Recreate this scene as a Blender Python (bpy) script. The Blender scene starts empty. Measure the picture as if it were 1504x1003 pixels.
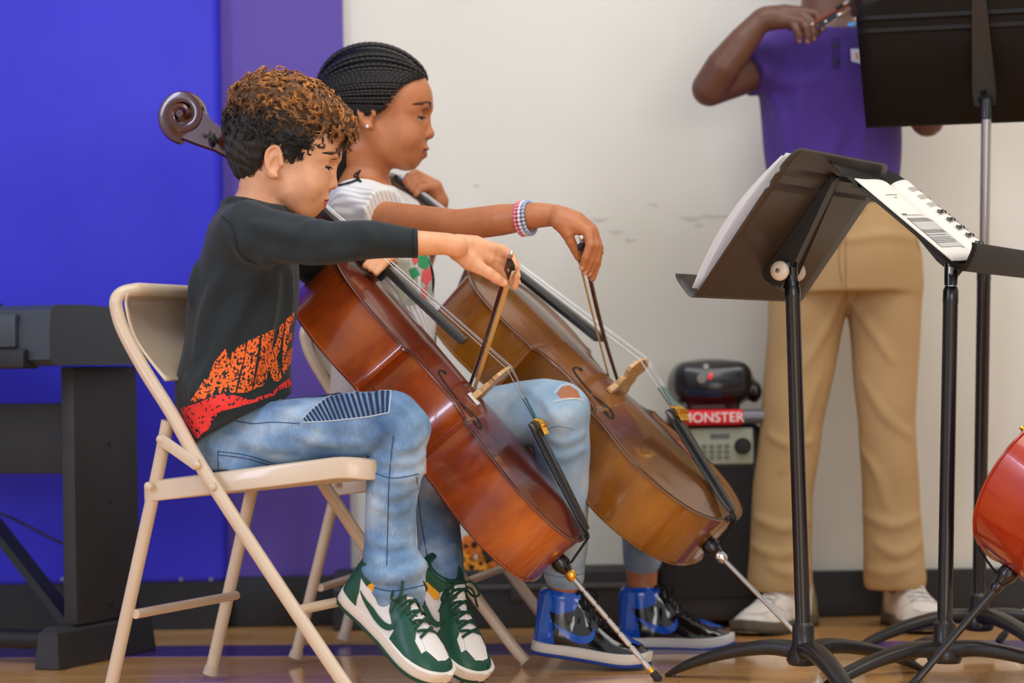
import bpy, bmesh, math, random
import numpy as np
from mathutils import Vector, Matrix
from mathutils.bvhtree import BVHTree
from mathutils.geometry import delaunay_2d_cdt
random.seed(7); RNG = np.random.default_rng(7)
SC = bpy.context.scene; COL = SC.collection
PI = math.pi
# ---------------------------------------------------------------- camera model (85 mm lens, 1504 x 1003 frame)
FPX = 1504*85/36.0; CAM_H = 0.6
ROLL = math.radians(0.9); PITCH = math.atan((546-501.5)/FPX)
_fw = np.array([0, math.cos(PITCH), math.sin(PITCH)]); _r0 = np.array([1.0, 0, 0]); _u0 = np.cross(_r0, _fw)
CR = math.cos(ROLL)*_r0 - math.sin(ROLL)*_u0; CU = math.cos(ROLL)*_u0 + math.sin(ROLL)*_r0
CO = np.array([0, 0, CAM_H])
def ray(px, py):
    d = _fw + CR*(px-752)/FPX - CU*(py-501.5)/FPX
    return d/np.linalg.norm(d)
def T(px, py, y):                       # world point at distance y seen at a photo pixel
    d = ray(px, py); return CO + d*(y/d[1])
def onplane(px, py, o, n):
    d = ray(px, py); return CO + d*(np.dot(np.asarray(o)-CO, n)/np.dot(d, n))
def onz(px, py, z):
    d = ray(px, py); return CO + d*((z-CAM_H)/d[2])
def unit(v):
    v = np.asarray(v, float); return v/(np.linalg.norm(v)+1e-12)
# ---------------------------------------------------------------- materials
def lin(c):
    return tuple((x/255/12.92 if x/255 <= 0.04045 else ((x/255+0.055)/1.055)**2.4) for x in c[:3])
def mat(name, rgb, rough=0.5, metal=0.0, rgb2=None, nscale=20, nstretch=(1, 1, 1), bump=0.0, bscale=80, coat=0.0, spec=0.5, vcol=False,
        lo=0.35, hi=0.65, sheen=0.0, sss=0.0, detail=4, trans=0.0, ior=1.45, emit=0.0, bstretch=(1, 1, 1), coatr=0.08):
    m = bpy.data.materials.new(name); m.use_nodes = True
    nt = m.node_tree; N = nt.nodes; L = nt.links; b = N['Principled BSDF']
    b.inputs['Base Color'].default_value = (*lin(rgb), 1); b.inputs['Roughness'].default_value = rough
    b.inputs['Metallic'].default_value = metal; b.inputs['Specular IOR Level'].default_value = spec
    b.inputs['Coat Weight'].default_value = coat; b.inputs['Coat Roughness'].default_value = coatr
    b.inputs['Sheen Weight'].default_value = sheen; b.inputs['Transmission Weight'].default_value = trans; b.inputs['IOR'].default_value = ior
    if sss: b.inputs['Subsurface Weight'].default_value = sss; b.inputs['Subsurface Radius'].default_value = (0.012, 0.005, 0.003); b.inputs['Subsurface Scale'].default_value = 0.6
    tc = N.new('ShaderNodeTexCoord'); src = None
    if vcol:
        a = N.new('ShaderNodeVertexColor'); a.layer_name = 'Col'; src = a.outputs['Color']
    if rgb2 is not None:
        mp = N.new('ShaderNodeMapping'); mp.inputs['Scale'].default_value = nstretch; L.new(tc.outputs['Object'], mp.inputs[0])
        no = N.new('ShaderNodeTexNoise'); no.inputs['Scale'].default_value = nscale; no.inputs['Detail'].default_value = detail
        L.new(mp.outputs[0], no.inputs['Vector'])
        cr = N.new('ShaderNodeValToRGB'); cr.color_ramp.elements[0].position = lo; cr.color_ramp.elements[1].position = hi
        cr.color_ramp.elements[0].color = (*lin(rgb), 1); cr.color_ramp.elements[1].color = (*lin(rgb2), 1)
        L.new(no.outputs['Fac'], cr.inputs[0])
        if src is not None:
            mx = N.new('ShaderNodeMix'); mx.data_type = 'RGBA'; mx.blend_type = 'MULTIPLY'; mx.inputs[0].default_value = 1
            L.new(src, mx.inputs[6]); L.new(cr.outputs[0], mx.inputs[7]); src = mx.outputs[2]
        else: src = cr.outputs[0]
    if src is not None: L.new(src, b.inputs['Base Color'])
    if bump:
        mp2 = N.new('ShaderNodeMapping'); mp2.inputs['Scale'].default_value = bstretch; L.new(tc.outputs['Object'], mp2.inputs[0])
        n2 = N.new('ShaderNodeTexNoise'); n2.inputs['Scale'].default_value = bscale; n2.inputs['Detail'].default_value = 4
        L.new(mp2.outputs[0], n2.inputs['Vector'])
        bp = N.new('ShaderNodeBump'); bp.inputs['Strength'].default_value = bump; bp.inputs['Distance'].default_value = 0.004
        L.new(n2.outputs['Fac'], bp.inputs['Height']); L.new(bp.outputs[0], b.inputs['Normal'])
    if emit:
        b.inputs['Emission Color'].default_value = (*lin(rgb), 1); b.inputs['Emission Strength'].default_value = emit
    return m
# ---------------------------------------------------------------- object plumbing
def tag(o, label=None, cat=None, group=None, kind=None):
    if label: o['label'] = label
    if cat: o['category'] = cat
    if group: o['group'] = group
    if kind: o['kind'] = kind
    return o
def thing(name, loc, label, cat, group=None, M=None):
    o = bpy.data.objects.new(name, None); COL.objects.link(o); o.empty_display_size = 0.05
    if M is not None: o.matrix_world = Matrix(M)
    else: o.location = Vector([float(x) for x in loc])
    o['_w'] = 1
    del o['_w']
    return tag(o, label, cat, group)
ORIG = {}
class MB:
    def __init__(s): s.v = []; s.f = []; s.m = []; s.c = []; s.n = 0
    def add(s, v, f, mi=0, col=None):
        v = np.asarray(v, float).reshape(-1, 3); s.v.append(v)
        s.f += [tuple(int(i)+s.n for i in q) for q in f]; s.m += [mi]*len(f)
        c = np.ones((len(v), 3)) if col is None else (np.tile(np.asarray(col, float), (len(v), 1)) if np.ndim(col) == 1 else np.asarray(col, float))
        s.c.append(c); s.n += len(v); return s
    def box(s, c, size, ax=None, mi=0, bev=0.0):
        c = np.asarray(c, float); h = np.asarray(size, float)/2; A = np.eye(3) if ax is None else np.asarray(ax, float)
        bev = min(bev, h.min()*0.95)
        if bev <= 0:
            v = np.array([[x, y, z] for x in (-1, 1) for y in (-1, 1) for z in (-1, 1)])*h
            f = [(0, 1, 3, 2), (4, 6, 7, 5), (0, 4, 5, 1), (2, 3, 7, 6), (0, 2, 6, 4), (1, 5, 7, 3)]
            return s.add(c+v@A, f, mi)
        bm = bmesh.new(); bmesh.ops.create_cube(bm, size=1)
        for q in bm.verts: q.co = Vector((q.co.x*2*h[0], q.co.y*2*h[1], q.co.z*2*h[2]))
        bmesh.ops.bevel(bm, geom=list(bm.edges), offset=bev, segments=3, profile=0.5, affect='EDGES')
        bm.verts.index_update(); v = np.array([q.co[:] for q in bm.verts]); f = [[q.index for q in fa.verts] for fa in bm.faces]; bm.free()
        return s.add(c+v@A, f, mi)
    def tube(s, path, r, n=10, mi=0, closed=False, cap=True, col=None, up=None, sx=1.0, sy=1.0, sup=None):
        v, f = sweep(path, r, n, closed, cap, up, sx, sy, sup); return s.add(v, f, mi, col)
    def lathe(s, prof, o, axis, n=24, mi=0, col=None):
        axis = unit(axis); a = unit(np.cross(axis, [0.3, 0.5, 0.81])); b = np.cross(axis, a); o = np.asarray(o, float)
        v = []; f = []
        for (r, z) in prof:
            for k in range(n):
                t = 2*PI*k/n; v.append(o+axis*z+(a*math.cos(t)+b*math.sin(t))*r)
        for i in range(len(prof)-1):
            for k in range(n):
                k2 = (k+1) % n; f.append((i*n+k, i*n+k2, (i+1)*n+k2, (i+1)*n+k))
        f.append(tuple(range(n))[::-1]); f.append(tuple((len(prof)-1)*n+k for k in range(n)))
        return s.add(v, f, mi, col)
    def ball(s, c, r, n=12, mi=0, ax=None, col=None):
        r = np.ones(3)*r if np.ndim(r) == 0 else np.asarray(r, float); A = np.eye(3) if ax is None else np.asarray(ax, float)
        v = [[0, 0, 1.0]]; m = n//2
        for i in range(1, m):
            for k in range(n):
                a = PI*i/m; t = 2*PI*k/n; v.append([math.sin(a)*math.cos(t), math.sin(a)*math.sin(t), math.cos(a)])
        v.append([0, 0, -1.0]); f = [(0, 1+k, 1+(k+1) % n) for k in range(n)]
        for i in range(m-2):
            for k in range(n):
                a0 = 1+i*n; f.append((a0+k, a0+n+k, a0+n+(k+1) % n, a0+(k+1) % n))
        l = len(v)-1; a0 = 1+(m-2)*n; f += [(l, a0+(k+1) % n, a0+k) for k in range(n)]
        return s.add(np.asarray(c)+(np.array(v)*r)@A, f, mi, col)
    def loft(s, rings, mi=0, cap=True, closed=True, col=None):
        n = len(rings[0]); v = np.concatenate([np.asarray(r, float) for r in rings]); f = []
        for i in range(len(rings)-1):
            for k in range(n if closed else n-1):
                k2 = (k+1) % n; f.append((i*n+k, i*n+k2, (i+1)*n+k2, (i+1)*n+k))
        if cap: f.append(tuple(range(n))[::-1]); f.append(tuple((len(rings)-1)*n+k for k in range(n)))
        return s.add(v, f, mi, col)
    def prism(s, poly, vec, mi=0, chamfer=0.0):
        p = np.asarray(poly, float); vec = np.asarray(vec, float)
        return s.loft([p, p+vec], mi)
    def largest(s):
        """keep the biggest connected piece"""
        p = list(range(s.n))
        def fi(a):
            while p[a] != a: p[a] = p[p[a]]; a = p[a]
            return a
        for q in s.f:
            for k in q[1:]: p[fi(k)] = fi(q[0])
        c = {}
        for q in s.f: r = fi(q[0]); c[r] = c.get(r, 0)+1
        b = max(c, key=c.get); k = [i for i, q in enumerate(s.f) if fi(q[0]) == b]; s.f = [s.f[i] for i in k]; s.m = [s.m[i] for i in k]
        u = sorted({i for q in s.f for i in q}); mp = {o: i for i, o in enumerate(u)}; V = np.concatenate(s.v)[u]; C = np.concatenate(s.c)[u]
        s.v = [V]; s.c = [C]; s.n = len(u); s.f = [tuple(mp[i] for i in q) for q in s.f]
    def build(s, name, mats, parent=None, loc=None, smooth=True, angle=40, local=False, vcol=False, fixn=True):
        if not s.v: print("EMPTY", name); return None
        v = np.concatenate(s.v)
        me = bpy.data.meshes.new(name)
        if loc is None: loc = (0, 0, 0)
        if parent is not None and not local:
            Mi = np.array(parent_matrix(parent).inverted()); v = v@Mi[:3, :3].T+Mi[:3, 3]
        elif parent is None: v = v-np.asarray(loc, float)
        me.from_pydata(v.tolist(), [], s.f)
        for m in (mats if isinstance(mats, (list, tuple)) else [mats]): me.materials.append(m)
        me.polygons.foreach_set('material_index', s.m)
        if fixn:
            bm = bmesh.new(); bm.from_mesh(me); bmesh.ops.recalc_face_normals(bm, faces=bm.faces); bm.to_mesh(me); bm.free()
        if smooth:
            me.polygons.foreach_set('use_smooth', [True]*len(me.polygons))
            if angle < 180: me.set_sharp_from_angle(angle=math.radians(angle))
        if vcol:
            a = me.color_attributes.new('Col', 'FLOAT_COLOR', 'POINT'); c = np.concatenate(s.c)
            a.data.foreach_set('color', np.c_[c, np.ones(len(c))].astype(np.float32).ravel())
        me.update()
        o = bpy.data.objects.new(name, me); COL.objects.link(o)
        if parent is not None: o.parent = parent
        else: o.location = Vector([float(x) for x in loc])
        return o
def parent_matrix(p):
    M = p.matrix_basis.copy()
    while p.parent is not None: p = p.parent; M = p.matrix_basis @ M
    return M
def dup_tree(o, parent=None):
    c = o.copy(); COL.objects.link(c)
    if parent is not None: c.parent = parent
    for ch in [x for x in bpy.data.objects if x.parent == o]: dup_tree(ch, c)
    return c
def catmull(P, n=6, closed=False):
    P = np.asarray(P, float); m = len(P); out = []
    for i in range(m if closed else m-1):
        p0, p1, p2, p3 = (P[(i-1) % m], P[i], P[(i+1) % m], P[(i+2) % m]) if closed else (P[max(i-1, 0)], P[i], P[i+1], P[min(i+2, m-1)])
        for k in range(n):
            t = k/n; out.append(0.5*((2*p1)+(-p0+p2)*t+(2*p0-5*p1+4*p2-p3)*t*t+(-p0+3*p1-3*p2+p3)*t**3))
    if not closed: out.append(P[-1])
    return np.array(out)
def sweep(path, r, n=10, closed=False, cap=True, up=None, sx=1.0, sy=1.0, sup=None):
    P = np.asarray(path, float); m = len(P); r = np.ones(m)*r if np.ndim(r) == 0 else np.asarray(r, float)
    sx = np.ones(m)*sx if np.ndim(sx) == 0 else np.asarray(sx, float); sy = np.ones(m)*sy if np.ndim(sy) == 0 else np.asarray(sy, float)
    t = np.zeros_like(P)
    if closed: t = np.roll(P, -1, 0)-np.roll(P, 1, 0)
    else: t[1:-1] = P[2:]-P[:-2]; t[0] = P[1]-P[0]; t[-1] = P[-1]-P[-2]
    t /= np.linalg.norm(t, axis=1)[:, None]+1e-12
    u = np.asarray(up, float) if up is not None else np.array([0.12, 0.31, 0.94])
    if abs(u@t[0])/np.linalg.norm(u) > 0.95: u = np.array([1.0, 0.2, 0])
    V = []
    for i in range(m):
        if up is not None: u = np.asarray(up, float)
        u = u-t[i]*(u@t[i]); u = u/(np.linalg.norm(u)+1e-12); w = np.cross(t[i], u)
        for k in range(n):
            a = 2*PI*(k+0.5)/n; ca, sa = math.cos(a), math.sin(a)
            if sup: ca = math.copysign(abs(ca)**sup, ca); sa = math.copysign(abs(sa)**sup, sa)
            V.append(P[i]+r[i]*(w*ca*sx[i]+u*sa*sy[i]))
    F = []
    for i in range(m if closed else m-1):
        j = (i+1) % m
        for k in range(n):
            k2 = (k+1) % n; F.append((i*n+k, i*n+k2, j*n+k2, j*n+k))
    if cap and not closed: F.append(tuple(range(n))[::-1]); F.append(tuple((m-1)*n+k for k in range(n)))
    return np.array(V), F
def tri_poly(poly, holes=(), step=None):
    """triangulated polygon (2-D) with interior points so that it can follow a curved surface"""
    P = [tuple(p) for p in poly]; vs = []; es = []
    def loop(Q):
        Q = [np.asarray(q, float) for q in Q]; R = []
        for i in range(len(Q)):
            a, b = Q[i], Q[(i+1) % len(Q)]; k = max(1, int(np.linalg.norm(b-a)/step)) if step else 1
            R += [a+(b-a)*j/k for j in range(k)]
        b0 = len(vs); vs.extend(R); es.extend([(b0+i, b0+(i+1) % len(R)) for i in range(len(R))])
    loop(P)
    for h in holes: loop(h)
    nb = len(vs)
    if step:
        A = np.array(P); lo = A.min(0); hi = A.max(0)
        for x in np.arange(lo[0]+step/2, hi[0], step):
            for y in np.arange(lo[1]+step/2, hi[1], step):
                if inpoly(x, y, P) and not any(inpoly(x, y, h) for h in holes): vs.append(np.array([x, y]))
    r = delaunay_2d_cdt([Vector((float(a[0]), float(a[1]))) for a in vs], es, [], 1 if not holes else 2, 1e-6)
    V = [v[:] for v in r[0]]; F = []
    for f in r[2]:
        c = np.mean([V[i] for i in f], 0)
        if inpoly(c[0], c[1], P) and not any(inpoly(c[0], c[1], h) for h in holes): F.append(tuple(f))
    return np.array(V), F
def inpoly(x, y, P):
    r = False; j = len(P)-1
    for i in range(len(P)):
        if (P[i][1] > y) != (P[j][1] > y) and x < (P[j][0]-P[i][0])*(y-P[i][1])/(P[j][1]-P[i][1]+1e-15)+P[i][0]: r = not r
        j = i
    return r
def bvh_of(o):
    M = parent_matrix(o); me = o.data
    return BVHTree.FromPolygons([M @ v.co for v in me.vertices], [p.vertices[:] for p in me.polygons])
def decal(mb, poly, bvh, fn, off=0.001, step=None, holes=(), mi=0, thick=0.0, col=None):
    """a thin real layer laid on a surface; fn maps 2-D points to (origin, direction) of the laying ray"""
    V, F = tri_poly(poly, holes, step); W = []; ok = []
    for p in V:
        o, d = fn(p[0], p[1]); h = bvh.ray_cast(Vector([float(x) for x in o]), Vector([float(x) for x in d]))
        if h[0] is None: W.append((0, 0, 0)); ok.append(False)
        else:
            n = h[1]
            if n.dot(Vector([float(x) for x in d])) > 0: n = -n
            W.append(tuple(h[0]+n*off)); ok.append(True)
    F = [f for f in F if all(ok[i] for i in f)]
    if F: mb.add(W, F, mi, col)
def px_ray(px, py): return CO, ray(px, py)
# ---------------------------------------------------------------- signed-distance modelling -> one continuous skin
class Field:
    def __init__(s, xs, ys, zs):
        s.ax = [np.asarray(a, np.float32) for a in (xs, ys, zs)]; s.d = np.full([len(a) for a in s.ax], 1.0, np.float32)
    def _sub(s, lo, hi):
        sl = []
        for a, l, h in zip(s.ax, lo, hi):
            i = max(int(np.searchsorted(a, l))-1, 0); j = min(int(np.searchsorted(a, h))+1, len(a)); sl.append(slice(i, max(j, i)))
        return tuple(sl)
    def _pts(s, sl):
        return np.meshgrid(*[a[q] for a, q in zip(s.ax, sl)], indexing='ij', sparse=True)
    def op(s, fn, lo, hi, k=0.0, sub=False, pad=0.03):
        lo = np.asarray(lo)-k-pad; hi = np.asarray(hi)+k+pad; sl = s._sub(lo, hi)
        if any(q.stop <= q.start for q in sl): return s
        X, Y, Z = s._pts(sl); e = fn(X, Y, Z).astype(np.float32); d = s.d[sl]
        if sub:
            e = -e
            if k > 0: h = np.clip(0.5-0.5*(d-e)/k, 0, 1); s.d[sl] = d*(1-h)+e*h+k*h*(1-h)
            else: s.d[sl] = np.maximum(d, e)
        elif k > 0:
            h = np.maximum(k-np.abs(d-e), 0)/k; s.d[sl] = np.minimum(d, e)-h*h*k*0.25
        else: s.d[sl] = np.minimum(d, e)
        return s
    def cone(s, a, b, ra, rb, k=0.0, sub=False):
        a = np.asarray(a, float); b = np.asarray(b, float); ba = b-a; L2 = ba@ba+1e-12; R = max(ra, rb)
        def fn(X, Y, Z):
            x = X-a[0]; y = Y-a[1]; z = Z-a[2]; t = np.clip((x*ba[0]+y*ba[1]+z*ba[2])/L2, 0, 1)
            return np.sqrt((x-ba[0]*t)**2+(y-ba[1]*t)**2+(z-ba[2]*t)**2)-(ra+(rb-ra)*t)
        return s.op(fn, np.minimum(a, b)-R, np.maximum(a, b)+R, k, sub)
    def chain(s, P, R, k=0.0, kk=None, sm=0):
        """a tapering limb: one distance for the whole chain, then blended in with k"""
        P = np.asarray(P, float); R = np.asarray(R, float)
        if sm: Q = catmull(np.c_[P, R], sm); P = Q[:, :3]; R = Q[:, 3]
        m = R.max()
        def fn(X, Y, Z):
            e = None
            for i in range(len(P)-1):
                a = P[i]; ba = P[i+1]-a; L2 = ba@ba+1e-12
                x = X-a[0]; y = Y-a[1]; z = Z-a[2]; t = np.clip((x*ba[0]+y*ba[1]+z*ba[2])/L2, 0, 1)
                q = np.sqrt((x-ba[0]*t)**2+(y-ba[1]*t)**2+(z-ba[2]*t)**2)-(R[i]+(R[i+1]-R[i])*t)
                if e is None: e = q
                elif kk: h = np.maximum(kk-np.abs(e-q), 0)/kk; e = np.minimum(e, q)-h*h*kk*0.25
                else: e = np.minimum(e, q)
            return e
        return s.op(fn, P.min(0)-m, P.max(0)+m, k)
    def ell(s, c, r, ax=None, k=0.0, sub=False):
        c = np.asarray(c, float); r = np.asarray(r, float); A = np.eye(3) if ax is None else np.asarray(ax, float)
        ext = np.sqrt(((A*r[:, None])**2).sum(0))
        def fn(X, Y, Z):
            x = X-c[0]; y = Y-c[1]; z = Z-c[2]; k0 = 0; k1 = 0
            for i in range(3):
                q = A[i][0]*x+A[i][1]*y+A[i][2]*z; k0 = k0+(q/r[i])**2; k1 = k1+(q/r[i]**2)**2
            k0 = np.sqrt(k0); return k0*(k0-1)/(np.sqrt(k1)+1e-9)
        return s.op(fn, c-ext, c+ext, k, sub)
    def rbox(s, c, h, ax=None, rnd=0.01, k=0.0, sub=False):
        c = np.asarray(c, float); h = np.asarray(h, float)-rnd; A = np.eye(3) if ax is None else np.asarray(ax, float)
        ext = np.abs(A*(h+rnd)[:, None]).sum(0)
        def fn(X, Y, Z):
            x = X-c[0]; y = Y-c[1]; z = Z-c[2]
            q = [np.abs(A[i][0]*x+A[i][1]*y+A[i][2]*z)-h[i] for i in range(3)]
            o = np.sqrt(sum(np.maximum(u, 0)**2 for u in q)); return o+np.minimum(np.maximum(np.maximum(q[0], q[1]), q[2]), 0)-rnd
        return s.op(fn, c-ext, c+ext, k, sub)
    def disp(s, fn, band=0.03):
        X, Y, Z = s._pts(tuple(slice(0, len(a)) for a in s.ax)); s.d += np.where(np.abs(s.d) < band, fn(X, Y, Z), 0).astype(np.float32); return s
    def clip(s, o, n, k=0.0):
        """keep the side where (p-o).n < 0"""
        o = np.asarray(o, float); n = unit(n); X, Y, Z = s._pts(tuple(slice(0, len(a)) for a in s.ax))
        e = ((X-o[0])*n[0]+(Y-o[1])*n[1]+(Z-o[2])*n[2]).astype(np.float32); s.d = np.maximum(s.d, e); return s
    def mesh(s, smooth=1):
        d = s.d; ax = s.ax; nx, ny, nz = d.shape
        ins = d < 0
        cnt = np.zeros((nx-1, ny-1, nz-1), np.int8)
        for i in (0, 1):
            for j in (0, 1):
                for k in (0, 1): cnt += ins[i:nx-1+i, j:ny-1+j, k:nz-1+k]
        act = np.argwhere((cnt > 0) & (cnt < 8)); del cnt
        ids = np.full((nx-1, ny-1, nz-1), -1, np.int32); ids[act[:, 0], act[:, 1], act[:, 2]] = np.arange(len(act))
        acc = np.zeros((len(act), 3)); num = np.zeros(len(act))
        co = [(i, j, k) for i in (0, 1) for j in (0, 1) for k in (0, 1)]
        val = {c: d[act[:, 0]+c[0], act[:, 1]+c[1], act[:, 2]+c[2]] for c in co}
        pos = {c: np.stack([ax[q][act[:, q]+c[q]] for q in range(3)], 1) for c in co}
        for a in co:
            for b in co:
                if sum(b)-sum(a) == 1 and sum(abs(x-y) for x, y in zip(a, b)) == 1:
                    va, vb = val[a], val[b]; m = (va < 0) != (vb < 0)
                    t = np.where(m, va/np.where(m, va-vb, 1), 0)[:, None]
                    acc += np.where(m[:, None], pos[a]+(pos[b]-pos[a])*t, 0); num += m
        V = acc/num[:, None]; F = []
        for q in range(3):
            sa = [slice(None)]*3; sb = [slice(None)]*3; sa[q] = slice(0, -1); sb[q] = slice(1, None)
            A = ins[tuple(sa)]; B = ins[tuple(sb)]; E = np.argwhere(A != B)
            o1, o2 = [x for x in range(3) if x != q]
            ok = (E[:, o1] > 0) & (E[:, o2] > 0) & (E[:, o1] < d.shape[o1]-1) & (E[:, o2] < d.shape[o2]-1); E = E[ok]
            flip = A[E[:, 0], E[:, 1], E[:, 2]]
            def idx(u, v):
                G = E.copy(); G[:, o1] -= u; G[:, o2] -= v; return ids[G[:, 0], G[:, 1], G[:, 2]]
            Q = np.stack([idx(0, 0), idx(1, 0), idx(1, 1), idx(0, 1)], 1)
            if q == 1: flip = ~flip
            Q[flip] = Q[flip][:, ::-1]; F.append(Q)
        F = np.concatenate(F)
        for _ in range(smooth):
            e = np.concatenate([F[:, [0, 1]], F[:, [1, 2]], F[:, [2, 3]], F[:, [3, 0]]]); S = np.zeros_like(V); C = np.zeros(len(V))
            for q in range(3): S[:, q] = np.bincount(e[:, 0], V[e[:, 1], q], len(V))+np.bincount(e[:, 1], V[e[:, 0], q], len(V))
            C = np.bincount(e[:, 0], minlength=len(V))+np.bincount(e[:, 1], minlength=len(V)); V = 0.5*V+0.5*S/np.maximum(C, 1)[:, None]
        return V, F
def span(*segs):
    """rectilinear grid axis from (start, end, step) pieces"""
    out = []
    for a, b, h in segs: out += list(np.arange(a, b-h*0.25, h))
    return np.array(out+[segs[-1][1]])
def skin_obj(name, V, F, mats, parent=None, loc=(0, 0, 0), cols=None, local=False):
    me = bpy.data.meshes.new(name)
    if parent is not None and not local:
        Mi = np.array(parent_matrix(parent).inverted()); V2 = V@Mi[:3, :3].T+Mi[:3, 3]
    else: V2 = V-np.asarray(loc, float) if parent is None else V
    me.vertices.add(len(V2)); me.vertices.foreach_set('co', V2.astype(np.float32).ravel())
    me.loops.add(F.size); me.loops.foreach_set('vertex_index', F.astype(np.int32).ravel())
    me.polygons.add(len(F)); me.polygons.foreach_set('loop_start', np.arange(0, F.size, F.shape[1], dtype=np.int32))
    me.update(calc_edges=True); me.validate()
    me.polygons.foreach_set('use_smooth', [True]*len(me.polygons))
    for m in (mats if isinstance(mats, (list, tuple)) else [mats]): me.materials.append(m)
    if cols is not None:
        a = me.color_attributes.new('Col', 'FLOAT_COLOR', 'POINT')
        a.data.foreach_set('color', np.c_[cols, np.ones(len(cols))].astype(np.float32).ravel())
    bm = bmesh.new(); bm.from_mesh(me); bmesh.ops.recalc_face_normals(bm, faces=bm.faces); bm.to_mesh(me); bm.free()
    o = bpy.data.objects.new(name, me); COL.objects.link(o)
    if parent is not None: o.parent = parent
    else: o.location = Vector([float(x) for x in loc])
    return o
def tmp_bvh(V, F): return BVHTree.FromPolygons([tuple(v) for v in V.tolist()], [tuple(f) for f in F.tolist()])
# ================================================================ setting, camera, light
cd = bpy.data.cameras.new('camera'); cam = bpy.data.objects.new('camera', cd); COL.objects.link(cam)
cd.lens = 85; cd.sensor_width = 36; cd.clip_end = 60
cam.matrix_world = Matrix([[CR[0], CU[0], -_fw[0], 0], [CR[1], CU[1], -_fw[1], 0], [CR[2], CU[2], -_fw[2], CAM_H], [0, 0, 0, 1]])
cd.dof.use_dof = True; cd.dof.focus_distance = 4.5; cd.dof.aperture_fstop = 2.6
SC.camera = cam
SC.view_settings.view_transform = 'Standard'; SC.view_settings.look = 'None'; SC.view_settings.exposure = -0.13; SC.view_settings.gamma = 1.0
w = bpy.data.worlds.new('world'); SC.world = w; w.use_nodes = True
w.node_tree.nodes['Background'].inputs[0].default_value = (0.92, 0.95, 1.0, 1); w.node_tree.nodes['Background'].inputs[1].default_value = 0.74
def area(name, loc, aim, size, power, rgb=(1, 1, 1), sy=None):
    l = bpy.data.lights.new(name, 'AREA'); l.energy = power; l.color = rgb; l.shape = 'RECTANGLE'; l.size = size; l.size_y = sy or size
    o = bpy.data.objects.new(name, l); COL.objects.link(o); o.location = loc
    o.rotation_euler = (Vector(aim)-Vector(loc)).to_track_quat('-Z', 'Y').to_euler(); return o
area('ceiling_lamp', (0.3, 3.2, 4.2), (0.2, 4.8, 0.4), 2.6, 68, (1.0, 0.97, 0.93), 2.0)
area('ceiling_lamp', (2.6, 3.6, 4.2), (0.8, 5.2, 0.6), 2.2, 52, (1.0, 0.91, 0.78), 2.0)
area('wall_fill', (1.6, -3.2, 1.7), (0.9, 5.6, 0.3), 3.6, 130, (1.0, 0.97, 0.92), 2.0)  # added fill behind the camera, evens out the brightness of the back wall
area('window_light', (-3.6, 0.6, 2.3), (-0.2, 4.8, 0.6), 0.5, 85, (0.66, 0.72, 1.0), 2.2)

WY = 5.83
def make_floor():
    m = bpy.data.materials.new('maple_floor'); m.use_nodes = True; nt = m.node_tree; N = nt.nodes; L = nt.links; b = N['Principled BSDF']
    tc = N.new('ShaderNodeTexCoord'); mp = N.new('ShaderNodeMapping'); L.new(tc.outputs['Object'], mp.inputs[0])
    br = N.new('ShaderNodeTexBrick'); br.inputs['Scale'].default_value = 1; br.inputs['Mortar Size'].default_value = 0.0012; br.inputs['Brick Width'].default_value = 0.62
    br.inputs['Row Height'].default_value = 0.057; br.inputs['Color1'].default_value = (*lin((255, 200, 126)), 1); br.inputs['Color2'].default_value = (*lin((238, 176, 106)), 1)
    br.inputs['Mortar'].default_value = (*lin((130, 84, 48)), 1); br.inputs['Bias'].default_value = 0.0
    L.new(mp.outputs[0], br.inputs['Vector'])
    m2 = N.new('ShaderNodeMapping'); m2.inputs['Scale'].default_value = (2.5, 40, 1); L.new(tc.outputs['Object'], m2.inputs[0])
    no = N.new('ShaderNodeTexNoise'); no.inputs['Scale'].default_value = 3; no.inputs['Detail'].default_value = 6; L.new(m2.outputs[0], no.inputs['Vector'])
    cr = N.new('ShaderNodeValToRGB'); cr.color_ramp.elements[0].position = .3; cr.color_ramp.elements[1].position = .75
    cr.color_ramp.elements[0].color = (.90, .86, .80, 1); cr.color_ramp.elements[1].color = (1.05, 1.02, 1, 1); L.new(no.outputs['Fac'], cr.inputs[0])
    mx = N.new('ShaderNodeMix'); mx.data_type = 'RGBA'; mx.blend_type = 'MULTIPLY'; mx.inputs[0].default_value = 1
    L.new(br.outputs['Color'], mx.inputs[6]); L.new(cr.outputs[0], mx.inputs[7]); L.new(mx.outputs[2], b.inputs['Base Color'])
    b.inputs['Roughness'].default_value = .2; b.inputs['Coat Weight'].default_value = .7; b.inputs['Coat Roughness'].default_value = .07
    return m
MB().box((0, 2.9, -0.03), (12, 6.2, 0.06)).build('floor', make_floor(), loc=(0, 2.9, 0), smooth=False)['kind'] = 'structure'
# painted court line, a thin layer on the boards
a0, a1 = np.array([-1.6, 5.37]), np.array([2.2, 5.05]); dd = unit(a1-a0); nn = np.array([-dd[1], dd[0]])
mb = MB(); q = [a0-nn*.1, a1-nn*.1, a1+nn*.1, a0+nn*.1]; mb.prism([[x, y, 0] for x, y in q], (0, 0, 0.0012))
o = mb.build('floor_line', mat('purple_floor_paint', (70, 48, 128), .25, coat=.3), loc=(0, 5.2, 0), smooth=False); o['kind'] = 'structure'

m_white = mat('white_wall_paint', (222, 220, 211), .85, rgb2=(214, 212, 202), nscale=1.6, bump=.12, bscale=18)
MB().box((0.9, WY+.06, 2.0), (9, .12, 4.2)).build('wall_back', m_white, loc=(0.9, WY, 0), smooth=False)['kind'] = 'structure'
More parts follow.
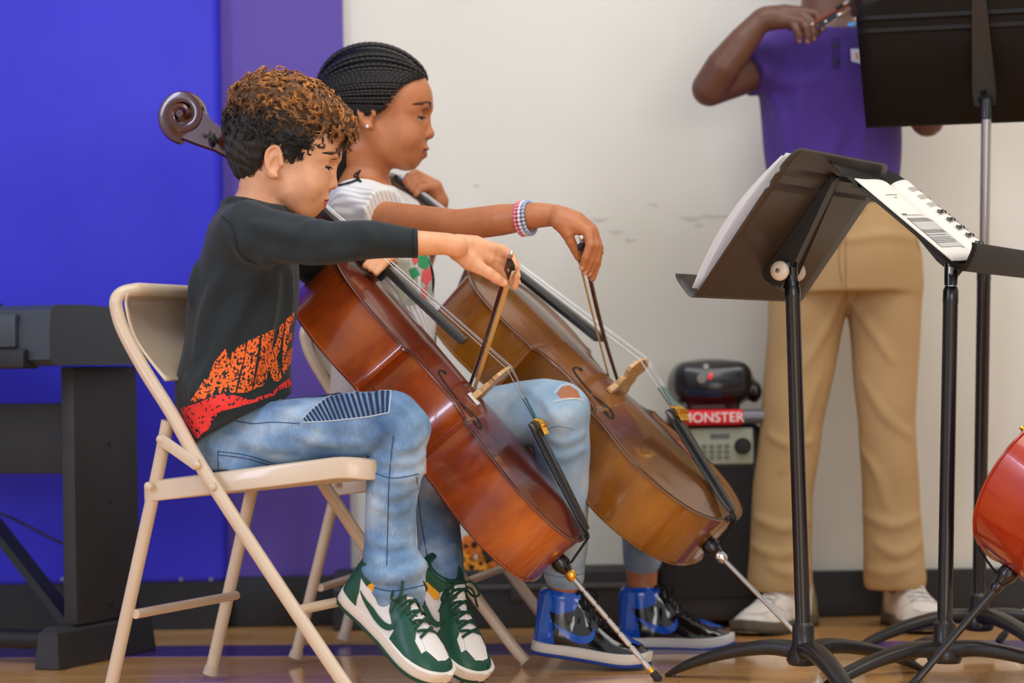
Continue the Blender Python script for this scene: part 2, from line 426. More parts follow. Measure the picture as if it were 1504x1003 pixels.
# stains in the paint: patchy marks with a shape of their own
mb = MB()
for (px, py, w_, h_) in [(1018, 320, 26, 7), (1050, 317, 30, 5), (1085, 318, 22, 6), (1026, 330, 12, 5), (905, 340, 16, 6), (925, 352, 14, 5), (880, 322, 18, 5), (960, 300, 10, 4), (866, 338, 12, 4), (700, 272, 8, 4)]:
    c = T(px, py, WY); s = WY/FPX; pts = []
    for k in range(18):
        a = 2*PI*k/18; r = 1+.35*math.sin(3*a+px)+.2*math.sin(5*a+py); pts.append([c[0]+math.cos(a)*w_*s*.55*r, WY-.0012, c[2]+math.sin(a)*h_*s*.5*r])
    mb.prism(pts, (0, .002, 0))
mb.build('wall_stain', mat('grey_patch', (196, 196, 190), .9, rgb2=(208, 205, 198), nscale=60), loc=(1, WY, .9), smooth=False)['kind'] = 'structure'
m_rub = mat('black_rubber_base', (22, 22, 25), .5)
xr = T(511, 500, WY)[0]; xl = T(333, 500, WY)[0]
m_col = mat('purple_wall_paint', (92, 72, 164), .6, rgb2=(86, 66, 156), nscale=2)
MB().box(((xl-.4+xr)/2, WY-.005, 2.0), (xr-xl+.4, .05, 4.2)).build('trim_1', m_col, loc=(xr-.2, WY, 0), smooth=False)['kind'] = 'structure'
m_mat = mat('blue_vinyl_padding', (46, 44, 200), .42, rgb2=(54, 54, 210), nscale=3, bump=.12, bscale=5, spec=.4)
mb = MB(); mb.box((xl-1.2, WY-.04, 2.1), (2.4, .1, 3.98), bev=.018)
o = mb.build('wall_left', m_mat, loc=(xl-1, WY, 0)); o['kind'] = 'structure'
mb = MB()
for px in (48, 92, 266, 310): mb.lathe([(0.0, 0), (.006, 0), (.005, .003), (.0, .004)], T(px, 851, WY-.09), (0, -1, 0), 12)
o = mb.build('wall_rivet', mat('steel_rivet', (120, 120, 150), .5, .6), loc=(xl-1, WY-.09, .1)); o['kind'] = 'structure'
MB().box((xl-1.2, WY-.04, .057), (2.4, .09, .114)).build('baseboard_left', m_rub, loc=(xl-1, WY, 0), smooth=False)['kind'] = 'structure'
MB().box((2.4, WY-.008, .055), (6.5, .03, .11), bev=.004).build('baseboard_back', m_rub, loc=(2, WY, 0))['kind'] = 'structure'
MB().box(((xl+xr)/2, WY-.02, .06), (xr-xl, .06, .12), bev=.004).build('baseboard_centre', m_rub, loc=(xl, WY, 0))['kind'] = 'structure'
# ================================================================ folding chairs
M_CH = mat('beige_enamel', (214, 194, 168), .32, rgb2=(206, 184, 158), nscale=6, coat=.25)
M_CHB = mat('beige_foot_cap', (196, 180, 158), .6)
M_STEEL = mat('bright_steel', (200, 200, 200), .22, 1.0)
A0 = np.array([-.744, 4.415, 0.0]); UU = unit([.922, -.387, 0]); VV = unit([.387, .922, 0]); WID = .405
NP = np.array([-UU[1], UU[0], 0])           # normal of the near side plane
def cp(px, py): return onplane(px, py, A0, NP)      # a point of the near side frame
def make_chair():
    root = thing('folding_chair', A0+UU*.25+VV*WID/2, 'beige metal folding chair under the boy in the dark sweatshirt', 'chair', 'beige folding chairs')
    far = VV*WID
    # one bent tube: front leg, back post, top of the back, other post, other front leg
    near = [cp(538, 1046), cp(505, 1003), cp(400, 846), cp(300, 692), cp(252, 607), cp(213, 545), cp(183, 490), cp(172, 458)]
    top = [cp(171, 440), cp(176, 429)+far*.03, cp(186, 424)+far*.09]
    half = catmull(near+top, 5); mid = half[-1]+far*.41; mir = [p+far*(1-2*np.dot(p-A0, VV)/WID) for p in half[::-1]]
    path = list(half)+[half[-1]+far*t for t in (.1, .25, .41, .57, .72)]+mir
    MB().tube(path, .0125, 12).build('back_frame', M_CH, root)
    for k, dv in enumerate((0, 1)):
        d = far*dv+VV*(.016 if dv == 0 else -.016)
        pts = [cp(240, 618)+d, cp(226, 690)+d, cp(200, 810)+d, cp(152, 1028)+d]; pts = catmull(pts, 4)
        leg = MB().tube(pts, .0125, 12).build('rear_leg', M_CH, root)
        MB().tube([pts[-1]+(pts[-2]-pts[-1])*.30, pts[-1]], [.0142, .016], 12).build('foot_cap', M_CHB, leg)
        dd = far*dv; f0 = half[0]+dd if dv == 0 else path[-1]; f1 = half[1]+dd if dv == 0 else path[-2]
        MB().tube([f0+(f1-f0)*.9, f0], [.0142, .016], 12).build('foot_cap', M_CHB, root)
        # locking link between leg and post, with its rivets
        a = cp(237, 645)+d-VV*(.018 if dv == 0 else -.018); b = cp(296, 682)+far*dv-VV*(.016 if dv == 0 else -.016)
        lk = MB().tube([a, b], .011, 10, up=VV, sx=1.0, sy=.28, sup=.6).build('link', M_CH, root)
        for p in (a, b, cp(221, 714)+far*dv+VV*(-.006 if dv == 0 else .006), cp(318, 714)+far*dv-VV*(.014 if dv == 0 else -.014)):
            MB().lathe([(.0075, -.004), (.0075, .004), (.004, .0065), (0, .007)], p, -VV if dv == 0 else VV, 12).build('rivet', M_CH, root)
    bar0 = cp(192, 903)+VV*.016
    MB().tube([bar0, bar0+far-VV*.032], .009, 10).build('stretcher', M_CH, root)
    bar1 = cp(438, 896)+VV*.005
    MB().tube([bar1, bar1+far-VV*.01], .009, 10).build('stretcher', M_CH, root)
    # back panel: pressed sheet between the posts, hollow
    rings = []
    for i in range(13):
        t = i/12; p0 = half[-1]*(1-t)+(cp(237, 556))*t if False else None
    bp = catmull([cp(184, 430), cp(181, 450), cp(196, 500), cp(240, 560)], 8)
    G = []
    for i, p in enumerate(bp):
        u = i/(len(bp)-1); row = []
        for j in range(17):
            v = j/16; e = (1-abs(2*v-1)**4)*(1-abs(2*u-1)**6)
            row.append(p+far*(.012+.976*v)-UU*(.024*e)-UU*.010*math.sin(PI*v))
        G.append(row)
    mb = MB(); n = 17; v = np.array(G).reshape(-1, 3); f = []
    for i in range(len(G)-1):
        for j in range(n-1): f.append((i*n+j, i*n+j+1, (i+1)*n+j+1, (i+1)*n+j))
    mb.add(v, f); o = mb.build('backrest', M_CH, root, angle=180)
    s = o.modifiers.new('t', 'SOLIDIFY'); s.thickness = .004
    # seat: pressed pan with rolled front and skirt
    r0 = cp(210, 722); fr = cp(524, 690)
    L = np.linalg.norm((fr-r0)[:2])-.02; ztop0 = cp(212, 707)[2]; ztop1 = cp(520, 668)[2]
    rings = []; half_w = WID/2-.004
    def outline(ins, dz):
        pts = []; x0, x1, rr = -.01+ins, L+.012-ins, .045
        for (cx, cy, a0_) in ((x1-rr*1.3, half_w-ins-rr*1.3, 0), (x0+rr*.5, half_w-ins-rr*.5, 90), (x0+rr*.5, -half_w+ins+rr*.5, 180), (x1-rr*1.3, -half_w+ins+rr*1.3, 270)):
            q = rr*1.3 if a0_ in (0, 270) else rr*.5
            for k in range(7):
                a = math.radians(a0_+90*k/6); x = cx+q*math.cos(a); y = (cy+q*math.sin(a))*(1-.30*np.clip((x-.12)/.3, 0, 1))
                z = ztop0+(ztop1-ztop0)*np.clip(x/L, 0, 1)+dz-(.010*np.clip((x-L+.06)/.06, 0, 1)**2)
                pts.append(r0*[1, 1, 0]+UU*x+VV*(y+WID/2)+np.array([0, 0, z]))
        return pts
    mb = MB(); mb.loft([outline(.002, -.038), outline(0, -.036), outline(0, -.007), outline(.002, -.0025), outline(.008, 0), outline(.05, -.003), outline(.10, -.008)])
    mb.build('seat', M_CH, root, angle=26)
    return root
chair1 = make_chair()
chair2 = dup_tree(chair1); chair2['label'] = 'beige metal folding chair under the girl, half hidden behind the boy\'s legs'
ang = math.radians(10); c2 = np.array([-.185, 5.16])
chair2.location = (c2[0], c2[1], 0); chair2.scale = (.93,)*3; chair2.rotation_euler = (0, 0, ang)
CELLO1_R = [[-0.63376, -0.16659, 0.75538], [0.08864, -0.98574, -0.14303], [0.76843, -0.02369, 0.63949]]
CELLO1_T = [0.0414, 4.6963, 0.2008]
CELLO1_E = 0.3165
CELLO2_R = [[-0.65449, -0.39803, 0.64282], [0.29451, -0.91727, -0.26811], [0.69636, 0.01385, 0.71756]]
CELLO2_T = [0.3553, 4.9357, 0.2066]
CELLO2_E = 0.352
BOW1_D = (-.165, .885, -.434)
BOW2_D = (.155, .86, -.47)
# ================================================================ cellos and bows
def wood(name, c1, c2, c3, rough=.22, coat=.55, vcol=False):
    m = bpy.data.materials.new(name); m.use_nodes = True; nt = m.node_tree; N = nt.nodes; L = nt.links; b = N['Principled BSDF']
    tc = N.new('ShaderNodeTexCoord'); mp = N.new('ShaderNodeMapping'); mp.inputs['Scale'].default_value = (1.4, 40, 6); L.new(tc.outputs['Object'], mp.inputs[0])
    n1 = N.new('ShaderNodeTexNoise'); n1.inputs['Scale'].default_value = 4; n1.inputs['Detail'].default_value = 5; L.new(mp.outputs[0], n1.inputs[0])
    n2 = N.new('ShaderNodeTexNoise'); n2.inputs['Scale'].default_value = 5.5; n2.inputs['Detail'].default_value = 1; L.new(tc.outputs['Object'], n2.inputs[0])
    cr = N.new('ShaderNodeValToRGB'); e = cr.color_ramp.elements; e[0].position = .28; e[0].color = (*lin(c1), 1); e[1].position = .72; e[1].color = (*lin(c3), 1)
    k = e.new(.5); k.color = (*lin(c2), 1)
    mx = N.new('ShaderNodeMix'); mx.data_type = 'FLOAT'; mx.inputs[0].default_value = .72; L.new(n1.outputs['Fac'], mx.inputs[2]); L.new(n2.outputs['Fac'], mx.inputs[3])
    L.new(mx.outputs[0], cr.inputs[0]); L.new(cr.outputs[0], b.inputs['Base Color'])
    b.inputs['Roughness'].default_value = rough; b.inputs['Coat Weight'].default_value = coat; b.inputs['Coat Roughness'].default_value = .045
    return m
M_EB = mat('ebony', (22, 20, 21), .28, coat=.35, coatr=.2)
M_MAPLE = mat('bare_maple', (216, 178, 126), .45, rgb2=(196, 152, 100), nscale=30, nstretch=(1, 1, 6))
M_GOLD = mat('brass_fitting', (222, 166, 64), .25, 1.0)
M_NICK = mat('nickel_fitting', (210, 205, 198), .2, 1.0)
M_STR = mat('string_steel', (176, 176, 180), .35, 1.0)
M_BLK = mat('soft_black', (16, 16, 17), .6)
M_RUBB = mat('black_rubber_tip', (40, 40, 42), .7)
XL, XU = .312, .503
HALF = [(0, 0), (.0015, .05), (.012, .10), (.036, .15), (.085, .196), (.145, .216), (.20, .210), (.25, .190), (.285, .178), (XL, .180),
        (XL+.004, .157), (XL+.018, .134), (XL+.05, .117), (.40, .111), (.44, .113), (XU-.03, .123), (XU-.008, .140), (XU, .160),
        (XU+.018, .155), (.56, .166), (.615, .170), (.67, .158), (.712, .128), (.738, .088), (.752, .045), (.755, 0)]
def half_outline(off=0.0):
    a = catmull(HALF[0:10], 5); b = catmull(HALF[9:18], 5); c = catmull(HALF[17:], 5)
    P = np.concatenate([a, b[1:], c[1:]])
    if off:
        t = np.gradient(P, axis=0); nrm = np.stack([-t[:, 1], t[:, 0]], 1); nrm /= np.linalg.norm(nrm, axis=1)[:, None]+1e-9
        P = P+nrm*off; P[0] = (-off, 0); P[-1] = (.755+off, 0)
    return P
def full_outline(off=0.0):
    h = half_outline(off); return np.concatenate([h, h[-2:0:-1]*[1, -1]])
RIB = .118
def arch(x, t, H):
    sp = H*(1-np.clip(abs(x-.37)/.43, 0, 1)**3*.55)
    tt = np.clip(t/.93, 0, 1); return np.where(t < .93, sp*(.5+.5*np.cos(PI*tt))**.85-.0025*np.exp(-((t-.9)/.05)**2), 0)
def plate(z0, sgn, H, th=.005):
    """carved plate with arching and overhanging edge; z0 is its joint with the ribs"""
    O = full_outline(.0045); n = len(O); S = np.stack([np.clip(O[:, 0], .09, .66), np.zeros(n)], 1); rings = []
    ts = [0.0, .1, .2, .32, .45, .58, .7, .8, .87, .91, .95, .985, 1.0]
    R = []
    for t in ts:
        p = S+(O-S)*t; z = z0+sgn*(th+arch(p[:, 0], t, H)-(.0015 if t == 1.0 else 0)); R.append(np.c_[p, z])
    R.append(np.c_[O, np.full(n, z0+sgn*.001)]); q = S+(O-S)*.985; R.append(np.c_[q, np.full(n, z0)]); q = S+(O-S)*.9; R.append(np.c_[q, np.full(n, z0)])
    mb = MB(); mb.loft(R, cap=False); return mb
def top_z(x, y):
    h = half_outline(.0045); w = np.interp(x, h[:, 0], h[:, 1]) if x < XL or x > XU else np.interp(x, [XL, .36, .40, .45, XU], [.180, .117, .112, .116, .160])
    return RIB+.005+float(arch(np.float64(x), np.float64(min(abs(y)/w, 1)), .026))
def make_cello(name, label, M, mats, e_len=.30, pin='notched', full=True):
    mt, mr, mn = mats
    root = thing(name, None, label, 'cello', 'cellos', M=M)
    P = dict(parent=root, local=True)
    plate(RIB, 1, .026).build('top_plate', mt, **P, angle=50)
    plate(0, -1, .024).build('back_plate', mr, **P, angle=50)
    O = full_outline(0)
    mb = MB(); mb.loft([np.c_[O, np.full(len(O), z)] for z in (0, .03, .06, .09, RIB)], cap=False); mb.build('ribs', mr, **P, angle=35)
    # purfling: a dark inlaid line round both plates
    Q = full_outline(-.0005); mb = MB()
    mb.tube(np.c_[Q, np.full(len(Q), RIB+.0056)], .0009, 6, closed=True); mb.tube(np.c_[Q, np.full(len(Q), -.0056)], .0009, 6, closed=True); mb.build('purfling', M_EB, **P)
    # f-holes
    for s in (1, -1):
        F = catmull([(.428, .058), (.436, .066), (.432, .077), (.415, .083), (.385, .088), (.352, .094), (.318, .101), (.298, .110), (.291, .122), (.298, .131), (.306, .127)], 6)
        w = np.interp(np.linspace(0, 1, len(F)), [0, .12, .3, .5, .7, .9, 1], [.0030, .0022, .0036, .0042, .0036, .0022, .0030]); mb = MB(); L_, R_ = [], []
        t = np.gradient(F, axis=0); nr = np.stack([-t[:, 1], t[:, 0]], 1); nr /= np.linalg.norm(nr, axis=1)[:, None]
        vs = []
        for p, q, ww in zip(F, nr, w):
            for sg in (-1, 1):
                a = p+q*ww*sg; vs.append([a[0], a[1]*s, top_z(a[0], a[1])+.0009])
        mb.add(vs, [(2*i, 2*i+1, 2*i+3, 2*i+2) for i in range(len(F)-1)])
        for c, r in ((F[0], .0056), (F[-1], .0072)):
            ring = [[c[0]+r*math.cos(2*PI*k/14), s*(c[1]+r*math.sin(2*PI*k/14)), 0] for k in range(14)]; ring = [[a, b, top_z(a, b)+.001] for a, b, _ in ring]; mb.add(ring, [tuple(range(14))])
        mb.build('f_hole', M_BLK, **P)
    # neck, fingerboard
    zf = lambda x: .190+(x-.455)*(.122-.190)/(1.035-.455)      # underside of the fingerboard
    rings = []
    for x in np.linspace(.455, 1.035, 12):
        hw = np.interp(x, [.455, 1.035], [.031, .0155]); z = zf(x); ring = []
        for k in range(13):
            y = hw*(1-2*k/12); ring.append([x, y, z+.010+.0075*(1-(y/hw)**2)*(hw/.031)])
        ring += [[x, -hw, z+.002], [x, -hw*.8, z], [x, hw*.8, z], [x, hw, z+.002]]; rings.append(ring)
    mb = MB(); mb.loft(rings); mb.build('fingerboard', M_EB, **P, angle=30)
    rings = []
    for x, dp, hw in ((.742, .135, .022), (.765, .115, .021), (.785, .055, .019), (.81, .034, .0175), (.90, .029, .0165), (1.0, .027, .0155), (1.03, .034, .0155), (1.045, .04, .0155)):
        z1 = zf(x) if x < 1.036 else .121; rings.append([[x, hw*math.cos(a), z1-dp*max(0, math.sin(a))] for a in np.linspace(0, PI, 13)]+[[x, -hw, z1+.001], [x, hw, z1+.001]])
    mb = MB(); mb.loft(rings); mb.build('neck', mn, **P, angle=50)
    MB().box((1.038, 0, .129), (.007, .032, .014), bev=.002).build('nut', M_EB, **P)
    # pegbox and scroll
    sx, sz = 1.190, .060
    mb = MB(); rings = []
    for x, zt, zb, hw in ((1.036, .126, .080, .0165), (1.06, .123, .070, .0175), (1.09, .112, .058, .0170), (1.12, .100, .040, .016), (1.15, .094, .024, .015), (1.17, .098, .012, .0145), (1.19, .101, .010, .014)):
        rings.append([[x, hw, zt], [x, hw, zb+.006], [x, hw*.6, zb], [x, -hw*.6, zb], [x, -hw, zb+.006], [x, -hw, zt]])
    mb.loft(rings)
    sp = []; rr = []; wy = []
    for k in range(70):
        t = k/69; a = -2.35+t*2*PI*1.95; r = .050*(1-t)**.85+.0065
        sp.append([sx+r*.80*math.cos(a)-.002, 0, sz+r*.80*math.sin(a)]); rr.append(max(.006, .0165*(1-t*.75))); wy.append(.0135+.018*t)
    mb.tube(sp, rr, 10, up=[0, 1, 0], sx=1.0, sy=[w_/r_ for w_, r_ in zip(wy, rr)], sup=.55)
    mb.tube([[sx, -.034, sz], [sx, .034, sz]], .0075, 14)
    mb.build('scroll', mn, **P, angle=45)
    for x, z, s in ((1.055, .098, 1), (1.078, .088, -1), (1.10, .080, 1), (1.125, .066, -1)):
        for_s = s
        mb = MB(); mb.tube([[x, -.024*s, z], [x, .034*s, z]], [.0045, .006], 10)
        mb.lathe([(.0075, .030), (.0085, .033), (.0065, .037)], (x, 0, z), (0, s, 0), 14)
        mb.ball((x, .051*s, z), (.0185, .0165, .0075), 14, ax=[[.8, 0, .6], [0, 1, 0], [-.6, 0, .8]]); mb.ball((x, .068*s, z), .004, 8)
        mb.build('peg', M_EB, **P)
    # bridge
    bx = .355; prof = [(-.046, 0), (-.028, 0), (-.024, .012), (-.014, .024), (0, .028), (.014, .024), (.024, .012), (.028, 0), (.046, 0), (.047, .006), (.036, .020), (.038, .036), (.028, .042), (.033, .052), (.043, .058), (.0445, .070),
                       (.034, .083), (.018, .091), (0, .094), (-.018, .090), (-.034, .081), (-.0445, .068), (-.043, .058), (-.033, .052), (-.028, .042), (-.038, .036), (-.036, .020), (-.047, .006)]
    bz = top_z(bx, .037)-.001; rings = []
    def bp(sgn): return [[bx+sgn*(.0065-.04*z if z < .1 else .002), y, bz+z] for y, z in prof]
    mb = MB(); mb.loft([bp(-1), bp(1)]); mb.build('bridge', M_MAPLE, **P, angle=30)
    if pin == 'notched': MB().box((bx-.004, .039, bz+.001), (.030, .024, .005), bev=.001).build('bridge_shim', mat('white_shim', (236, 232, 224), .7), **P)
    # tailpiece, tuners, gut, saddle
    rings = []
    for x, z, hw, h in ((.006, .139, .016, .007), (.03, .142, .0195, .012), (.12, .163, .0245, .014), (.21, .186, .030, .014), (.235, .193, .031, .012), (.243, .194, .028, .006)):
        rings.append([[x, hw*math.cos(a), z+h*math.sin(a)] for a in np.linspace(0, PI, 9)]+[[x, -hw*.9, z-.003], [x, hw*.9, z-.003]])
    mb = MB(); mb.loft(rings); tp = mb.build('tailpiece', M_EB, **P, angle=50)
    for y in (-.021, -.007, .007, .021):
        mb = MB(); mb.tube([[.205, y, .203], [.232, y, .212], [.242, y, .206]], .0028, 8); mb.lathe([(.0045, 0), (.0045, .006), (0, .007)], (.222, y, .210), (0.1, 0, 1), 10)
        mb.build('fine_tuner', M_GOLD, tp, local=True)
    MB().box((.0005, 0, RIB+.007), (.011, .034, .010), bev=.003).build('saddle', M_EB, **P)
    mb = MB()
    for s in (1, -1): mb.tube(catmull([(.02, .009*s, .139), (-.004, .009*s, .133), (-.010, .008*s, .118), (-.022, .006*s, .072)], 5), .0022, 8)
    mb.build('tail_gut', M_BLK, **P)
    # strings
    for y0, y1, y2, r in ((-.021, -.0225, -.0105, .0006), (-.007, -.0075, -.0035, .0007), (.007, .0075, .0035, .0009), (.021, .0225, .0105, .0010)):
        zb = bz+.094-(y1/.0225)**2*.0075+.0015
        mb = MB(); mb.tube([[.24, y0, .206], [bx, y1, zb], [1.036, y2, .1365]], r, 6); mb.tube([[1.036, y2, .1365], [1.09+.03*(abs(y2) > .005), y2, .095]], r, 6)
        st = mb.build('string', M_STR, **P)
        wr = MB(); a = np.array([.24, y0, .206]); b = np.array([bx, y1, zb]); wr.tube([a+(b-a)*.0, a+(b-a)*.42], r*1.35, 6)
        wr.build('string_winding', mat('winding_teal', (30, 128, 116) if y0 < 0 else (30, 60, 62), .5), st, local=True)
    if pin is None: return root
    # endpin
    EZ = .055
    mb = MB(); mb.lathe([(.012, .004), (.018, 0), (.019, -.012), (.014, -.022), (.010, -.030)], (-.002, 0, EZ), (1, 0, 0), 20); ep = mb.build('endpin_plug', M_EB, **P)
    mc = {'notched': M_GOLD, 'plain': M_NICK}.get(pin, M_EB)
    mb = MB(); mb.lathe([(.0095, -.030), (.0115, -.034), (.0115, -.046), (.008, -.052)], (0, 0, EZ), (1, 0, 0), 18); mb.tube([(-.040, 0, EZ), (-.040, .020, EZ+.006)], .003, 8)
    mb.lathe([(.004, .016), (.0085, .019), (.0085, .024), (.004, .026)], (-.040, 0, EZ), (0, .95, .3), 14); mb.build('endpin_collar', mc, ep, local=True)
    prof = [(.0048, -.045)] if pin != 'black' else [(.0075, -.045)]
    if pin == 'notched':
        x = -.05
        while x > -e_len+.06: prof += [(.0056, x), (.0056, x-.030), (.0040, x-.0315), (.0040, x-.034)]; x -= .0355
        prof += [(.0056, x), (.0056, -e_len+.022)]
    else: prof += [(.0046 if pin != 'black' else .0072, -e_len+.022)]
    mb = MB(); mb.lathe(prof, (0, 0, EZ), (1, 0, 0), 14); mb.build('endpin_rod', M_NICK if pin != 'black' else M_EB, ep, local=True, angle=25)
    mb = MB(); mb.lathe([(.0062, -e_len+.034), (.0066, -e_len+.030), (.0066, -e_len+.022)], (0, 0, EZ), (1, 0, 0), 14); mb.build('endpin_ferrule', mc, ep, local=True)
    mb = MB(); mb.lathe([(.0068, -e_len+.024), (.0082, -e_len+.02), (.0082, -e_len+.004), (.005, -e_len)], (0, 0, EZ), (1, 0, 0), 14); mb.build('endpin_tip', M_RUBB, ep, local=True)
    return root
def mw(R, t):
    return [[*R[0], t[0]], [*R[1], t[1]], [*R[2], t[2]], [0, 0, 0, 1]]
W1 = (wood('red_brown_varnish_spruce', (66, 22, 14), (98, 36, 18), (124, 54, 26)), wood('red_brown_varnish_maple', (84, 26, 10), (150, 62, 16), (200, 104, 28)), wood('dark_varnish_neck', (58, 22, 16), (78, 30, 20), (92, 40, 24)))
W2 = (wood('amber_varnish_spruce', (84, 50, 26), (112, 68, 34), (138, 88, 44)), wood('amber_varnish_maple', (96, 54, 12), (138, 82, 20), (172, 110, 32)), wood('amber_varnish_neck', (96, 54, 22), (120, 72, 30), (136, 86, 40)))
W3 = (wood('cherry_varnish_spruce', (140, 34, 10), (164, 44, 14), (184, 58, 20)), wood('cherry_varnish_maple', (136, 30, 8), (164, 42, 12), (186, 58, 18)), wood('cherry_varnish_neck', (110, 26, 14), (130, 36, 18), (150, 50, 22)))
R1 = np.array(CELLO1_R)*.965; t1 = np.array(CELLO1_T)
R2 = np.array(CELLO2_R); t2 = np.array(CELLO2_T)
cello1 = make_cello('cello', 'red-brown cello held by the boy in the dark sweatshirt', mw(R1, t1), W1, CELLO1_E)
cello2 = make_cello('cello', 'amber brown cello played by the girl in the white shirt', mw(R2, t2), W2, CELLO2_E, 'plain')
# ================================================================ people: shared anatomy
def stack(F, L, ang=0.0, k=0.0, p=2.0, ext=0.06):
    """trunk-like form: ellipse sections (z, cx, cy, a, b) piled upward, turned by ang"""
    L = np.array(sorted(L, key=lambda q: q[0]), float); z0, z1 = L[0, 0], L[-1, 0]; m = L[:, 3:5].max(); Q = catmull(L, 8); Q = Q[np.argsort(Q[:, 0])]
    ca, sa = math.cos(ang), math.sin(ang)
    def fn(X, Y, Z):
        zz = np.clip(Z, z0, z1); g = [np.interp(zz.ravel(), Q[:, 0], Q[:, i]).reshape(zz.shape) for i in range(1, 5)]
        x = X-g[0]; y = Y-g[1]; u = x*ca+y*sa; v = -x*sa+y*ca; mn = np.minimum(g[2], g[3])
        e = ((np.abs(u)/g[2])**p+(np.abs(v)/g[3])**p)**(1/p)
        r = np.sqrt(u*u+v*v)+1e-6; d = (e-1)*np.clip(r/np.maximum(e, .3), mn*.6, None)
        dz = np.abs(Z-zz); return np.where(dz > 0, np.sqrt(np.maximum(d+mn*.0, 0)**2+dz**2)+np.minimum(d, 0)*0, d)
    lo = np.array([L[:, 1].min()-m, L[:, 2].min()-m, z0]); hi = np.array([L[:, 1].max()+m, L[:, 2].max()+m, z1])
    return F.op(fn, lo, hi, k)
def head_map(o, f, u, l, sc):
    sc = np.ones(3)*sc if np.ndim(sc) == 0 else np.asarray(sc, float); c, s = math.cos(math.radians(20)), math.sin(math.radians(20))
    A = np.stack([unit(f), unit(u), unit(l)])
    def W(px, py, lat=0.0):
        x, y = px-409, -(py-243); a = x*c-y*s; b = x*s+y*c
        return np.asarray(o)+(A[0]*a*sc[0]+A[1]*b*sc[1]+A[2]*lat*sc[2])/789.0
    W.ax = A; W.r = lambda r: np.asarray(r, float)*sc/789.0; W.s = float(np.mean(sc))/789.0
    return W
def head_sdf(F, W, lip=1.0, nose=1.0, cheek=1.0, ear=(0, 0)):
    u = W.s; E = lambda p, r, k, sub=False: F.ell(W(*p), W.r(r), W.ax, k*u, sub)
    E((418, 194), (80, 68, 59), 0); E((468, 220), (31, 34, 44), 26); E((446, 256), (43, 48, 46), 18)
    for q in (-1, 1):
        E((452, 274, 25*q), (25*cheek, 24, 21*cheek), 16)
        F.chain([W(412, 258, 36*q), W(421, 284, 33*q), W(447, 304, 15*q)], np.array([14, 14, 12.5])*u, 24*u)
    F.ell(W(451, 305), W.r((14.5, 14, 17)), W.ax, 12*u); F.ell(W(440, 296), W.r((26, 18, 26)), W.ax, 16*u)
    E((465, 291), (17, 18, 23), 9)
    for q in (-1, 1):
        F.chain([W(493, 233, 5*q), W(487, 230, 20*q), W(474, 234, 36*q)], np.array([5.5, 6.5, 5])*u, 9*u)
        E((492, 247, 20*q), (9, 8.5, 13), 9, True)
        E((475.5, 249.5, 21*q), (11.2, 11, 12.5), 5)
        E((487, 251.3, 25*q), (11.5, 2.5, 12), 1.2, True)
    F.chain([W(489, 240), W(488, 252), W(488.5, 264), W(488.2, 272.5)], np.array([5.2, 5.2, 6.2, 7.6*nose])*u, 5*u, sm=3)
    for q in (-1, 1):
        E((481, 275, 7.5*q*nose), (7.5, 5.6, 5.6*nose), 4); E((483.5, 280.5, 5.5*q*nose), (3.6, 2.2, 2.4), 2, True)
    E((475.0, 292.8), (8.0*lip, 4.1*lip, 16.5), 3); E((470.6, 302), (7.6*lip, 4.9*lip, 14.5), 3)
    E((481, 297.8), (11, 0.9, 16), 1.5, True)
    for q in (-1, 1):                                       # ears
        c = (408+ear[0], 243+ear[1], 57*q); ex, ey = ear
        F.ell(W(*c), W.r((12.5, 22, 4.6)), W.ax, 4*u); F.ell(W(405+ex, 246+ey, 52*q), W.r((9, 17, 8)), W.ax, 4*u)
        rim = [W(417+dx+ex, 243+dy+ey, 60*q) for dx, dy in ((1, -10), (-2, -20), (-10, -22), (-18, -15), (-20, -3), (-17, 9), (-11, 18), (-5, 21))]
        F.chain(rim, np.full(8, 3.0)*u, 2.5*u, sm=3)
        F.ell(W(409.5+ex, 245+ey, 65*q), W.r((7.2, 12.5, 8.2)), W.ax, 2*u, True)
        F.chain([W(418+ex, 237+ey, 60*q), W(419.5+ex, 247+ey, 60*q)], np.array([3, 3.2])*u, 3*u)
        E((406+ex, 262+ey, 59*q), (6.5, 6, 3.6), 3)
def face_cols(V, W, skin, lips):
    """lip colour belongs to the lips: painted by place on the head"""
    A = W.ax; o = W(472.5, 297.5); r = W.r((14, 9.6, 18.5)); d = (V-o)@A.T/r; e = (d**2).sum(1)
    c = np.tile(np.array(lin(skin)), (len(V), 1)); t = np.clip((1.05-e)/.35, 0, 1)[:, None]; return c*(1-t)+np.array(lin(lips))*t
